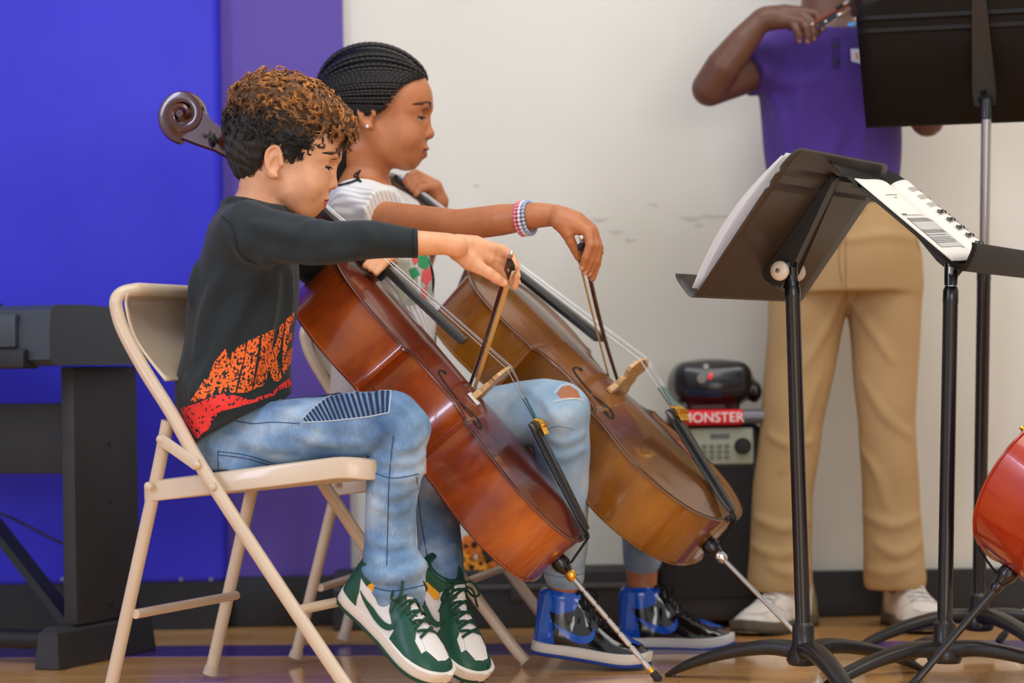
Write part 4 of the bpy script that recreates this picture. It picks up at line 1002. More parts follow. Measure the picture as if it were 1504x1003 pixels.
ml.build('stitching', mat('navy_thread', (40, 56, 90), .8), jeans)
# ---- shoes
c_green = mat('dark_green_leather', (18, 74, 56), .38, bump=.1, bscale=300); c_white = mat('white_leather', (226, 222, 218), .45); c_gold = mat('gold_patch', (232, 164, 30), .5); c_lace = mat('green_lace', (20, 62, 48), .8)
CG = dict(base=c_white, mid=mat('off_white_rubber', (224, 216, 204), .6), out=mat('green_rubber', (20, 66, 50), .6), heel=c_green, toe=c_green, eyestay=c_green, collar=c_green, tab=c_gold, vamp=c_white, logo=c_green, lace=c_lace)
make_shoe(boy, shoe_frame(T(504, 874, 4.42), T(658, 1020, 4.31), (.25, -.25, 1), .262), L=.262, W=.104, hc=.098, C=CG)
make_shoe(boy, shoe_frame(T(598, 868, 4.67), T(704, 1012, 4.54), (.45, -.45, 1), .262), L=.25, W=.100, hc=.098, C=CG)
# ---- curly hair
OUT = [(338, 262), (334, 200), (330, 160), (340, 95), (420, 85), (530, 110), (540, 200), (525, 222), (507, 216), (494, 212), (474, 217), (458, 229), (444, 238), (434, 246), (424, 232), (420, 216), (404, 217), (394, 226), (390, 244), (378, 256), (362, 268)]
F = Field(np.arange(-.56, -.26, .0026), np.arange(4.38, 4.62, .0026), np.arange(.88, 1.20, .0026))
E = lambda p, r, k: F.ell(WB(*p), WB.r(r), WB.ax, k*WB.s)
E((416, 194), (84, 72, 63), 0); E((378, 228), (38, 44, 50), 20); E((425, 158), (78, 42, 56), 20); E((478, 178), (34, 34, 48), 18); E((502, 186), (17, 20, 40), 12)
E((385, 205), (50, 55, 58), 16)
for q_ in (-1, 1): E((425, 222, 46*q_), (14, 26, 14), 10)
clip_poly(F, OUT, DB)
rg = np.random.default_rng(5); waves(F, .0022, [(210, 60, 150, .6), (-160, 210, 90, .6), (90, -180, 260, .5)], 3)
V, Q = F.mesh(1)
def hair_col(P):
    a = (P-WB(409, 243))@WB.ax.T/WB.s; up = np.clip((a[:, 1]-52)/46, 0, 1); fr = np.clip((a[:, 0]-70)/30, 0, 1)*np.clip((a[:, 1]-20)/30, 0, 1)
    t = np.clip(np.maximum(up, fr*.75), 0, 1)[:, None]; return np.array(lin((26, 20, 17)))*(1-t)+np.array(lin((190, 124, 54)))*t
m_hair = mat('dark_brown_hair', (255, 255, 255), .5, vcol=True, sheen=.1, bump=.5, bscale=240)
hair = skin_obj('hair', V, Q, m_hair, boy, cols=hair_col(V)*.22+np.array(lin((24, 17, 13))))
mb = MB(); cen = WB(425, 185); idx = rg.permutation(len(V)); nc = 0
for i in idx:
    p = V[i]; a = (p-WB(409, 243))@WB.ax.T/WB.s
    if a[1] < 26 and not (a[0] > 80 and a[1] > 22): continue
    if nc > 820: break
    nc += 1; n = unit(p-cen); flow = WB.ax[0]*rg.uniform(-.5, 1.1)-WB.ax[1]*.3+WB.ax[2]*rg.normal()*.8; s = unit(flow-n*(flow@n)); r_ = np.cross(n, s); low = a[0] > 60 and a[1] < 40
    L = rg.uniform(.020, .038)*(.5 if low else 1); R_ = rg.uniform(.0022, .0042); tn = L/rg.uniform(.014, .024); ph = rg.uniform(0, 6.28); up_ = rg.uniform(.05, .30); c0 = hair_col(p[None])[0]; tone = rg.uniform(.45, 1.3)
    for k in range(6):
        o_ = (s*rg.normal()+r_*rg.normal())*.0013; Lk = L*rg.uniform(.8, 1.15); f_ = 1+rg.normal()*.08; tt = np.linspace(0, 1, 14)[:, None]
        pts = p+o_+n*(.0005+.004*np.sin(tt*PI*.8)+up_*Lk*tt-(Lk*tt)**2/.20)+s*Lk*tt+R_*f_*(r_*np.sin(ph+tn*6.28*tt)+n*np.cos(ph+tn*6.28*tt)*.7)
        cc = np.repeat((c0*tone*rg.uniform(.7, 1.3)*np.clip(.30+1.0*tt, 0, 1.15))[:, None, :], 4, 1).reshape(-1, 3); rr = rg.uniform(.0006, .0011); mb.tube(pts, np.linspace(rr, rr*.5, 14), 4, col=cc)
mb.build('curls', m_hair, hair, vcol=True, angle=180, fixn=False)
mb = MB(); nc = 0
for i in rg.permutation(len(V)):
    p = V[i]; a = (p-WB(409, 243))@WB.ax.T/WB.s
    if a[1] > 52 or nc > 2200: continue
    nc += 1; n = unit(p-cen); d = unit(-WB.ax[1]*1.0-WB.ax[0]*rg.uniform(-.1, .5)+rg.normal(size=3)*.18); d = unit(d-n*(d@n)); L = rg.uniform(.009, .016)
    mb.tube([p-n*.001, p+d*L*.5+n*.0016, p+d*L+n*.0009], [.0007, .0006, .0002], 4, col=hair_col(p[None])[0]*rg.uniform(.6, 1.7))
mb.build('short_hair', m_hair, hair, vcol=True, angle=180, fixn=False)
# ---- bow
m_stick = mat('dark_bow_wood', (62, 24, 18), .25, coat=.5, rgb2=(84, 34, 22), nscale=30); m_bhair = mat('bow_hair', (222, 176, 96), .6, rgb2=(236, 200, 130), nscale=300, nstretch=(1, 40, 1)); m_pearl = mat('pearl_inlay', (228, 214, 196), .2, coat=.5); m_silv = mat('silver_mount', (226, 222, 214), .22, .9)
def make_bow(name, label, frog, d, hdir, mats, L=.70, group=None, cat='bow'):
    """frog: stick end; d: along the stick to the tip; hdir: from stick to hair"""
    d = unit(d); hd = unit(np.asarray(hdir, float)-d*(np.dot(hdir, d))); s = np.cross(d, hd); ms, mh, mf = mats; frog = np.asarray(frog, float); P = lambda x, y, z=0.0: frog+d*x+hd*y+s*z
    r = thing(name, frog, label, cat, group)
    xs = np.linspace(.0, L, 14); MB().tube([P(x, .008*math.sin(PI*x/L)) for x in xs], np.interp(xs, [0, L*.6, L], [.0047, .0040, .0030]), 8).build('stick', ms, r)
    MB().lathe([(.0046, 0), (.0050, -.004), (.0042, -.010), (.0046, -.014), (.002, -.017)], P(0, 0), -d*-1, 12).build('screw_button', m_silv, r)
    mb = MB(); pr = [(-.001, .004), (.050, .004), (.052, .012), (.050, .0185), (.030, .0195), (.012, .0185), (.002, .014)]; W_ = .0085
    mb.prism([P(x+.008, y, -W_/2) for x, y in pr], s*W_); fr = mb.build('frog', M_EB, r, angle=25)
    MB().box(P(.038, .0196), (.034, .0012, .0065), ax=np.stack([d, hd, s]), bev=.0004).build('slide', m_pearl, fr)
    mb = MB(); mb.lathe([(.0028, -.0046), (.0028, .0046)], P(.028, .0115), s, 14); mb.build('frog_eye', m_pearl, fr)
    MB().box(P(.063, .0155), (.012, .007, .0125), ax=np.stack([d, hd, s]), bev=.002).build('ferrule', m_silv, r)
    mb = MB(); mb.tube([P(.062, .0003), P(.072, .0005), P(.082, .001)], .0058, 10); mb.build('thumb_grip', M_BLK, r)
    mb = MB()
    for k in range(16): mb.tube([P(.083+.0016*k, .001), P(.0842+.0016*k, .001)], .0053, 8)
    mb.build('silver_winding', m_silv, r)
    mb = MB(); mb.loft([[P(x, y-.0004, -w2), P(x, y-.0004, w2), P(x, y+.0004, w2), P(x, y+.0004, -w2)] for x, y, w2 in ((.064, .0165, .0058), (.2, .019, .0052), (L*.6, .021, .0050), (L-.012, .0225, .0045))]); mb.build('bow_hair', mh, r)
    mb = MB(); mb.prism([P(x, y, -.005) for x, y in ((L-.022, .002), (L-.006, -.002), (L+.006, .012), (L+.004, .024), (L-.018, .024), (L-.024, .014))], s*.010); hd_ = mb.build('tip', ms, r, angle=25)
    MB().box(P(L-.007, .0245), (.024, .0014, .010), ax=np.stack([d, hd, s])).build('tip_plate', m_pearl, hd_)
    return r
bow1 = make_bow('cello_bow', 'dark cello bow with silver winding in the boy\'s right hand', T(749, 377, 4.318), BOW1_D, (.35, -.35, -.55), (m_stick, m_bhair, None), group='cello bows')
# ================================================================ the girl with the amber cello
DG = 5.02
g = lambda a, b, d=0.0: T(a, b, DG+d)
SKIN_G = (186, 118, 74); m_skin_g = skin_mat('brown_skin', SKIN_G)
girl = thing('person', (g(560, 640)[0], DG, 0), 'seated girl with long black braids in a white ribbed shirt, bowing a cello', 'person', 'people')
c_, s_ = math.cos(math.radians(11)), math.sin(math.radians(11)); cy, sy = math.cos(math.radians(6)), math.sin(math.radians(6))
WG = head_map(g(549.5, 182), (c_*cy, -c_*sy, -s_), (s_*cy, -s_*sy, c_), (sy, cy, 0), (1.09, 1.06, 1.08))
def trunk_d(rows, D, grow=0.0):
    L = []
    for (py, xb, xf, b, d) in rows:
        c = T((xb+xf)/2, py, D+d); L.append((c[2], c[0], c[1], (xf-xb)/2*(D+d)/FPX+grow, b+grow))
    return L
ROWS_G = [(262, 505, 572, .06, 0), (276, 490, 584, .125, 0), (300, 480, 596, .160, 0), (350, 478, 618, .160, 0), (400, 480, 636, .145, 0), (460, 484, 640, .135, 0), (540, 486, 640, .14, 0), (610, 484, 640, .16, 0), (650, 490, 630, .165, 0)]
F = Field(span((-.44, -.32, .006), (-.32, -.10, .0023), (-.10, .09, .005), (.09, .20, .0021), (.20, .34, .007)), span((4.52, 4.58, .005), (4.58, 4.67, .0021), (4.67, 4.92, .005), (4.92, 5.12, .0023), (5.12, 5.16, .004), (5.16, 5.26, .0025), (5.26, 5.46, .008)),
          span((.06, .74, .009), (.74, .88, .0023), (.88, .98, .0026), (.98, 1.27, .0024), (1.27, 1.30, .006)))
head_sdf(F, WG, lip=1.3, nose=1.15, cheek=1.05, ear=(1, -10))
F.chain([g(538, 222), g(540, 248), g(534, 285)], [.050, .044, .062], .024)
stack(F, trunk_d(ROWS_G, DG, -.016), 0, .02)
aR = [T(538, 320, 4.88), T(600, 326, 4.80), T(672, 331, 4.725), T(735, 323, 4.67), T(790, 316, 4.635), T(814, 316, 4.63), T(826, 320, 4.625)]
F.chain(aR, [.038, .036, .0315, .0305, .0245, .0210, .0205], .012)
q = lambda a, b, d: T(a, b, 4.61+d)
F.chain([q(822, 318, .006), q(846, 323, .008), q(868, 336, .010)], [.0195, .0175, .0115], .008); F.chain([q(822, 322, .002), q(842, 330, -.004), q(864, 341, -.008)], [.0185, .0165, .0115], .008)
F.chain([q(824, 328, -.004), q(834, 344, -.006)], [.016, .0115], .008)
finger(F, [q(830, 338, -.006), q(838, 354, -.002), q(845, 367, .006), q(850, 378, .012)], .0108, .0078)
GF = [[q(864, 340, -.012), q(867, 359, -.020), q(860, 378, -.018), q(855, 393, -.010)], [q(868, 339, -.002), q(874, 360, -.009), q(867, 382, -.008), q(860, 399, -.002)],
      [q(872, 340, .007), q(878, 361, .004), q(875, 383, .004), q(866, 402, .008)], [q(873, 345, .015), q(880, 365, .016), q(877, 387, .016), q(870, 409, .016)]]
for P in GF: finger(F, P, .0098, .0066)
# left arm, hand wrapped on the neck of the cello
F.chain([T(600, 318, 5.20), T(604, 415, 5.40), T(634, 335, 5.29), T(644, 296, 5.235)], [.045, .036, .027, .021], .012)
F.chain([T(644, 296, 5.235), T(637, 276, 5.225), T(622, 266, 5.22)], [.020, .020, .014], .008)
for k, (a, b) in enumerate(((596, 258), (600, 264), (606, 270), (612, 277))):
    finger(F, [T(628+k*3, 264+k*3, 5.222), T(a+14, b-4+k, 5.205), T(a+4, b+1, 5.18), T(a-1, b+8, 5.165)], .0096, .0068)
hipR, knR, anR = T(565, 640, 4.93), T(822, 604, 4.775), T(829, 880, 4.90); hipL, knL, anL = T(595, 640, 5.13), T(930, 640, 5.30), T(944, 880, 5.24)
F.chain([hipR, knR, T(828, 740, 4.82), anR], [.05, .048, .042, .030], .02); F.chain([hipL, knL, T(940, 760, 5.26), anL], [.05, .048, .042, .030], .02)
V, Q = F.mesh(1); bvg = tmp_bvh(V, Q)
bodyg = skin_obj('body', V, Q, m_skin_g, girl, cols=face_cols(V, WG, SKIN_G, (150, 72, 66)))
face_bits(girl, WG, bvg, (30, 18, 12), (62, 38, 26), open_=.4)
nails([(P[3], P[2], (-.2, -1, 0), .0066) for P in GF[:3]], mat('brown_fingernail', (206, 150, 122), .3, coat=.3), girl)
a_, b_ = GF[3][1], GF[3][2]; mb = MB(); c0 = a_*.75+b_*.25; dd = unit(b_-a_); u1 = unit(np.cross(dd, (0, 1, .2))); u2 = np.cross(dd, u1)
mb.tube([c0+(u1*math.cos(t)+u2*math.sin(t))*.0092 for t in np.linspace(0, 2*PI, 25)[:-1]], .0014, 8, closed=True); mb.build('ring', M_GOLD, girl)
# beaded bracelets
bc, bd = T(772, 319, 4.647), unit(T(790, 316, 4.635)-T(735, 323, 4.67)); u1 = unit(np.cross(bd, (0, 1, 0))); u2 = np.cross(bd, u1)
for off, rgb, nm in ((-.0085, (226, 120, 150), 'pink beaded bracelet'), (.0, (226, 214, 214), 'clear beaded bracelet'), (.0085, (150, 176, 214), 'pale blue beaded bracelet')):
    mb = MB(); c1 = bc+bd*off
    for k in range(26):
        t = 2*PI*k/26; mb.ball(c1+(u1*math.cos(t)*.0315+u2*math.sin(t)*.0315)-u1*.002, .0041, 8)
    b = mb.build('bracelet', mat('bead_'+nm.split()[0], rgb, .25, coat=.4), girl); b['label'] = nm
ne = WG(407, 253, -63); mb = MB(); mb.ball(ne, .0036, 10); mb.build('earring', mat('pearl_stud', (240, 240, 240), .1, coat=.6), girl)
# ---- shirt
def ribbed(name, rgb, sc):
    m = bpy.data.materials.new(name); m.use_nodes = True; nt = m.node_tree; b = nt.nodes['Principled BSDF']; b.inputs['Base Color'].default_value = (*lin(rgb), 1); b.inputs['Roughness'].default_value = .85
    tc = nt.nodes.new('ShaderNodeTexCoord'); wv = nt.nodes.new('ShaderNodeTexWave'); wv.inputs['Scale'].default_value = sc; wv.bands_direction = 'DIAGONAL'; wv.inputs['Distortion'].default_value = .6; nt.links.new(tc.outputs['Object'], wv.inputs[0])
    bp = nt.nodes.new('ShaderNodeBump'); bp.inputs['Strength'].default_value = .5; bp.inputs['Distance'].default_value = .004; nt.links.new(wv.outputs['Fac'], bp.inputs['Height']); nt.links.new(bp.outputs[0], b.inputs['Normal']); return m
F = Field(np.arange(-.44, -.05, .0042), np.arange(4.78, 5.26, .0045), np.arange(.40, 1.04, .0042))
stack(F, trunk_d(ROWS_G[1:], DG), 0, 0)
F.chain([T(528, 308, 4.90), T(560, 314, 4.855), T(592, 316, 4.80)], [.060, .055, .047], .03); F.chain([T(560, 308, 5.16), T(600, 322, 5.20)], [.058, .05], .03)
V, Q = F.mesh(1); folds(F, tmp_bvh(V, Q), [([(500, 280), (530, 300), (560, 326)], .009), ([(520, 272), (560, 290), (580, 310)], .008), ([(600, 380), (610, 410), (606, 440)], .008), ([(560, 390), (580, 420), (590, 460)], .009)], .02, .45)
waves(F, .0016, [(40, 20, 30, .6), (-30, 30, 50, .5)], 6)
n_ = unit(T(600, 326, 4.80)-T(538, 312, 4.87)); a0 = T(566, 312, 4.845)
X, Y, Z = F._pts(tuple(slice(0, len(a)) for a in F.ax)); e = (X-a0[0])*n_[0]+(Y-a0[1])*n_[1]+(Z-a0[2])*n_[2]
F.d = np.where((Y < 4.905) & (Z > .84) & (X > -.30), np.maximum(F.d, e), F.d).astype(np.float32)
F.cone(g(540, 236), g(534, 276), .050, .066, .008, True)
V, Q = F.mesh(1); bvt = tmp_bvh(V, Q); shirtg = skin_obj('ribbed_shirt', V, Q, ribbed('white_ribbed_cotton', (228, 226, 224), 34), girl)
mb = MB()
for po in ([(612, 378), (624, 372), (632, 384), (626, 396), (614, 392)], [(600, 396), (610, 392), (616, 404), (606, 410)]): decal(mb, po, bvt, px_ray, .0015, 4)
mb.build('green_print', mat('green_print', (52, 150, 96), .8), shirtg, angle=180, fixn=False)
mb = MB()
for po in ([(620, 398), (630, 392), (634, 408), (626, 420), (618, 412)], [(604, 380), (609, 372), (614, 382), (609, 390)], [(618, 424), (626, 420), (626, 440), (618, 444)]): decal(mb, po, bvt, px_ray, .0017, 4)
mb.build('coral_print', mat('coral_print', (226, 92, 92), .8), shirtg, angle=180, fixn=False)
mb = MB(); decal(mb, [(568, 376), (636, 372), (640, 440), (590, 450)], bvt, px_ray, .0009, 6); mb.largest(); mb.build('picture_print', mat('muted_print', (196, 190, 182), .8, rgb2=(160, 166, 150), nscale=40), shirtg, angle=180, fixn=False)
mb = MB()
for P in ([(530, 250), (520, 258), (527, 264), (512, 270), (497, 274)], [(528, 252), (524, 262), (530, 268)]):
    W_ = []
    for a, b in catmull(P, 5):
        hh = bvt.ray_cast(Vector(CO), Vector(ray(a, b))); W_.append(np.array(hh[0])+np.array([0, -.004, .002]) if hh[0] is not None else T(a, b, 4.95))
    mb.tube(W_, .0024, 6)
mb.build('neck_cord', M_BLK, girl)
mb = MB()
for P in ([(618, 372), (626, 392), (630, 412), (622, 440), (610, 466)], [(624, 372), (634, 396), (636, 420), (628, 448)]): mb.tube([T(a, b, 4.99) for a, b in catmull(P, 5)], .0036, 6)
mb.build('hanging_cord', M_BLK, girl)
# ---- jeans
m_jl = denim('pale_blue_denim', (126, 156, 184), (156, 184, 208), (196, 214, 228))
F = Field(np.arange(-.45, .37, .0045), np.arange(4.66, 5.42, .005), np.arange(.13, .66, .0042))
stack(F, trunk_d([(600, 486, 640, .15, 0), (640, 486, 640, .168, 0), (680, 495, 630, .165, 0)], DG), 0, 0)
F.chain([hipR, T(700, 620, 4.85), T(800, 602, 4.785), T(822, 604, 4.775)], [.072, .068, .062, .058], .03)
F.chain([T(822, 606, 4.775), T(826, 680, 4.80), T(828, 760, 4.835), T(829, 812, 4.87), T(829, 842, 4.885)], [.059, .054, .050, .045, .0415], .012)
F.chain([hipL, knL, T(938, 720, 5.27), T(942, 780, 5.25), T(944, 820, 5.24)], [.072, .060, .050, .044, .0415], .02)
V, Q = F.mesh(1); folds(F, tmp_bvh(V, Q), [([(770, 568), (800, 590), (820, 620)], .007), ([(800, 640), (830, 650), (858, 636)], .008), ([(796, 664), (826, 672), (856, 660)], .007), ([(800, 826), (828, 834), (856, 826)], .008), ([(802, 846), (828, 852), (856, 846)], .009), ([(920, 812), (945, 818), (970, 810)], .008), ([(920, 826), (945, 832), (970, 826)], .008), ([(815, 700), (822, 760), (818, 800)], .006)], .012, .5)
F.clip((0, 0, 0), (0, 0, 1)) if False else None
waves(F, .0013, [(50, 10, 40, .6), (-30, 20, 75, .6)], 12); V, Q = F.mesh(1); bvq = tmp_bvh(V, Q); jg = skin_obj('jeans', V, Q, m_jl, girl)
mb = MB(); decal(mb, [(818, 578), (824, 569), (836, 566), (848, 574), (853, 586), (840, 584), (826, 588)], bvq, px_ray, .001, 4); mb.build('knee_rip', mat('bare_knee', (172, 108, 72), .6), jg, angle=180, fixn=False)
mb = MB()
for k in range(14): stitch(mb, [(818+k*2.4, 588-k*.1), (819+k*2.5, 585)], bvq, .0007, .0015)
for P in ([(812, 590), (824, 588), (840, 585), (856, 588)], [(814, 578), (826, 566), (842, 566)]): stitch(mb, P, bvq, .0011)
mb.build('frayed_thread', mat('white_thread', (226, 230, 232), .9), jg)
mb = MB()
for P in ([(790, 640), (800, 632), (820, 626), (842, 630)], [(800, 700), (806, 760), (808, 830)], [(800, 842), (828, 848), (858, 842)]): stitch(mb, P, bvq, .0008)
mb.build('stitching', mat('grey_blue_thread', (110, 136, 164), .8), jg)
# ---- shoes
c_blue = mat('royal_blue_patent', (10, 88, 204), .16, coat=.5); c_bp = mat('black_patent', (14, 14, 17), .12, coat=.8); c_bl = mat('black_lace', (18, 18, 20), .8)
CB = dict(base=c_bp, mid=mat('white_rubber', (228, 222, 214), .55), out=mat('blue_rubber', (24, 62, 150), .5), heel=c_blue, toe=c_bp, eyestay=c_bp, collar=c_blue, vamp=c_blue, logo=c_blue, lace=c_bl)
make_shoe(girl, shoe_frame(T(783, 957, 4.905), T(950, 982, 4.86), (0, 0, 1), .24), L=.238, W=.098, hc=.117, C=CB, high=True, lace_tail=True)
make_shoe(girl, shoe_frame(T(911, 951, 5.25), T(1076, 953, 5.21), (0, 0, 1), .24), L=.244, W=.098, hc=.117, C=CB, high=True)
# ---- braids swept back from the hairline
F = Field(np.arange(-.42, -.14, .003), np.arange(4.88, 5.17, .003), np.arange(.93, 1.30, .003))
cc = WG(418, 194)
F.ell(cc, WG.r((83, 70, 63)), WG.ax); F.ell(WG(372, 205), WG.r((42, 50, 54)), WG.ax, .02); F.chain([WG(366, 225), WG(362, 262), g(500, 250, .02), g(497, 268, .05)], [.055, .046, .034, .02], .02)
clip_poly(F, [(470, 300), (470, 60), (560, 60), (612, 84), (627, 112), (618, 118), (604, 120), (590, 128), (578, 142), (566, 160), (552, 170), (538, 174), (527, 186), (516, 205), (510, 240), (512, 262)], DG)
V, Q = F.mesh(1); m_braid = mat('black_braid', (17, 14, 14), .42, bump=.4, bscale=300)
hg = skin_obj('hair', V, Q, m_braid, girl)
mb = MB(); ax = WG.ax; rr = WG.r((86.5, 73, 66.5))
def onsk(d): d = unit(d); return cc+(ax.T@(d*rr))
rg = np.random.default_rng(11); nb = 27
for sgn in (-1, 1):
    for k in range(nb):
        t = (k/(nb-1))**1.35
        px_ = catmull([(629, 110), (622, 114), (606, 118), (592, 126), (580, 140), (568, 158), (553, 168), (538, 172)], 8); ppx = px_[int(t*(len(px_)-1))]
        o_ = ax@(CO-cc)/rr; dr = ax@ray(*ppx)/rr; A_, B_, C_ = dr@dr, o_@dr, o_@o_-1; D_ = max(B_*B_-A_*C_, 0); d0 = unit(o_+dr*((-B_-math.sqrt(D_))/A_)); d0[2] = abs(d0[2])*sgn
        d1 = unit([-.93, -.25-.25*t, sgn*(.06+.30*t)]); om = math.acos(np.clip(d0@d1, -1, 1)); pts = []
        lift = np.array([0, .32*(1-t), sgn*.12])
        for s in np.linspace(0, 1, 26):
            d = (math.sin((1-s)*om)*d0+math.sin(s*om)*d1)/math.sin(om)+lift*math.sin(PI*s)*.7; pts.append(onsk(d)*(1)+unit(ax.T@unit(d))*.0035*math.sin(PI*min(s*1.2, 1)))
        for z in np.linspace(.2, 1, 10): pts.append(pts[25]+np.array([-.006+.030*z*rg.uniform(.6, 1), rg.uniform(-.004, .004)+sgn*.006*z, -.155*z*rg.uniform(.9, 1)]))
        P = catmull(pts, 4); n = len(P); r = .0042*(1+.22*np.sin(np.arange(n)*1.55+rg.uniform(0, 6)))*np.interp(np.arange(n)/n, [0, .05, .9, 1], [.6, 1, .95, .5]); mb.tube(P, r, 7)
mb.build('braids', m_braid, hg, angle=180, fixn=False)
bow2 = make_bow('cello_bow', 'cello bow in the girl\'s right hand, crossing the amber cello', T(855.5, 354, 4.60), BOW2_D, (-.75, -.25, -.35), (m_stick, m_bhair, None), group='cello bows')
# ================================================================ standing violinist
DS = 5.58; v_ = lambda a, b, d=0.0: T(a, b, DS+d)
SKIN_S = (98, 62, 46); m_skin_s = skin_mat('dark_brown_skin', SKIN_S)
man = thing('person', (v_(1225, 640)[0], DS, 0), 'standing person in a purple polo shirt and khaki trousers, playing a violin', 'person', 'people')
WS = head_map(v_(1214, -110, .0), (.35, -.92, -.1), (.03, -.1, .99), (.93, .36, 0), 1.16)
ROWS_S = [(28, 1180, 1250, .06, 0), (46, 1130, 1300, .085, 0), (70, 1118, 1312, .105, 0), (110, 1114, 1318, .118, 0), (160, 1117, 1322, .12, 0), (230, 1124, 1324, .118, 0), (292, 1130, 1320, .115, 0)]
F = Field(span((.40, .54, .004), (.54, .73, .0023), (.73, 1.05, .007)), span((5.24, 5.36, .005), (5.36, 5.50, .0024), (5.50, 5.75, .007)), span((-.01, 1.26, .012), (1.26, 1.36, .006), (1.36, 1.47, .0024), (1.47, 1.80, .0048)))
head_sdf(F, WS); F.chain([v_(1214, -70), v_(1214, -10), v_(1214, 50)], [.055, .055, .07], .025)
stack(F, trunk_d(ROWS_S, DS, -.015), 0, .02)
F.chain([v_(1140, 85, -.02), v_(1085, 112, -.08), v_(1042, 130, -.13), v_(1062, 98, -.155), v_(1092, 60, -.16), v_(1116, 31, -.16), v_(1130, 26, -.16)], [.052, .045, .0405, .040, .034, .0255, .0245], .012)
q = lambda a, b, d=0.0: T(a, b, 5.42+d)
F.chain([q(1124, 26), q(1152, 20, .006), q(1182, 18, .01)], [.0245, .021, .0125], .008); F.chain([q(1124, 30), q(1150, 30, -.004), q(1176, 32, -.008)], [.0235, .020, .0125], .008)
SF = [[q(1180, 18, .010), q(1198, 20, .006), q(1206, 32, .0), q(1208, 43, -.002)], [q(1178, 22, .004), q(1192, 32, -.006), q(1196, 46, -.008), q(1195, 57, -.006)], [q(1174, 28, -.004), q(1184, 40, -.014), q(1187, 52, -.014), q(1186, 61, -.012)], [q(1164, 34, -.010), q(1170, 44, -.018), q(1174, 53, -.018), q(1174, 60, -.016)]]
for P in SF: finger(F, P, .0108, .0074)
finger(F, [q(1160, 36, .01), q(1178, 46, .022), q(1192, 50, .02), q(1200, 48, .012)], .012, .009)
F.chain([v_(1300, 85), v_(1338, 135, -.08), v_(1362, 176, -.13), v_(1362, 110, -.22), v_(1362, 40, -.27), v_(1366, 8, -.28)], [.052, .045, .0385, .036, .028, .03], .012)
for k in range(4): finger(F, [v_(1366-k*3, 6-k*2, -.28), v_(1358-k*5, -8-k*3, -.29), v_(1346-k*5, -4-k*3, -.30)], .012, .008)
for (P, r) in (([v_(1190, 400), v_(1163, 620), v_(1146, 850)], [.05, .045, .035]), ([v_(1270, 400), v_(1303, 620), v_(1314, 850)], [.05, .045, .035])): F.chain(P, r, .02)
V, Q = F.mesh(1); bm_ = skin_obj('body', V, Q, m_skin_s, man, cols=face_cols(V, WS, SKIN_S, (110, 62, 54)))
face_bits(man, WS, tmp_bvh(V, Q), (24, 14, 10), (16, 12, 10))
nails([(P[3], P[2], (0, -1, 0), .0072) for P in SF], mat('dusky_fingernail', (140, 96, 80), .3), man)
F = Field(np.arange(WS(409, 180)[0]-.14, WS(409, 180)[0]+.14, .005), np.arange(5.40, 5.76, .005), np.arange(1.55, 1.84, .005))
F.ell(WS(412, 188), WS.r((82, 72, 63)), WS.ax); F.clip(WS(470, 205), WS.ax[0]*.7-WS.ax[1]*.72); F.clip(WS(409, 232), -WS.ax[1]) ; V, Q = F.mesh(1); skin_obj('hair', V, Q, mat('short_black_hair', (14, 12, 12), .8, bump=.8, bscale=300), man)
# polo shirt
m_polo = mat('purple_pique', (70, 42, 132), .85, rgb2=(62, 36, 120), nscale=9, sheen=.1, bump=.25, bscale=500)
F = Field(np.arange(.50, .96, .0048), np.arange(5.38, 5.74, .0048), np.arange(.95, 1.45, .0048))
stack(F, trunk_d(ROWS_S[1:], DS), 0, 0); F.chain([v_(1150, 80, -.01), v_(1112, 98, -.05), v_(1086, 112, -.08)], [.068, .062, .058], .03); F.chain([v_(1290, 80), v_(1318, 108, -.04), v_(1340, 138, -.08)], [.066, .062, .058], .03)
F.chain([v_(1185, 42, .04), v_(1188, 45, -.03), v_(1214, 62, -.075), v_(1240, 45, -.03), v_(1243, 42, .04)], np.full(5, .014), .012, sm=4)
V, Q = F.mesh(1); folds(F, tmp_bvh(V, Q), [([(1130, 130), (1150, 180), (1160, 260)], .012), ([(1180, 100), (1176, 180), (1190, 270)], .010), ([(1230, 200), (1220, 240), (1228, 284)], .010), ([(1270, 190), (1262, 240), (1266, 284)], .012), ([(1120, 100), (1150, 120), (1200, 116)], .010)], .025, .45)
waves(F, .002, [(40, 10, 20, .7), (-25, 20, 35, .5)], 8)
X, Y, Z = F._pts(tuple(slice(0, len(a)) for a in F.ax))
for P0, P1, sx_ in ((v_(1150, 80, -.01), v_(1086, 112, -.08), -1), (v_(1290, 80), v_(1340, 138, -.08), 1)):
    n_ = unit(P1-P0); a0 = P0+(P1-P0)*.86; e = (X-a0[0])*n_[0]+(Y-a0[1])*n_[1]+(Z-a0[2])*n_[2]; F.d = np.where(((X-v_(1214, 90)[0])*sx_ > .13) & (Z > v_(1214, 152)[2]), np.maximum(F.d, e), F.d).astype(np.float32)
F.cone(v_(1214, 0), v_(1214, 50, -.01), .06, .066, .006, True); F.clip(v_(1220, 291), (0, 0, -1))
V, Q = F.mesh(1); bvp = tmp_bvh(V, Q); polo = skin_obj('polo_shirt', V, Q, m_polo, man)
mb = MB(); decal(mb, [(1222, 55), (1234, 55), (1234, 102), (1222, 102)], bvp, px_ray, .0012, 6); mb.build('placket', mat('deep_purple_placket', (48, 28, 100), .85), polo, angle=180, fixn=False)
mb = MB()
for y in (68, 90):
    hh = bvp.ray_cast(Vector(CO), Vector(ray(1228, y))); mb.lathe([(.0055, 0), (.006, .002), (.004, .003)], np.array(hh[0]), (0, -1, 0), 12)
mb.build('button', mat('dark_button', (30, 20, 52), .4), polo)
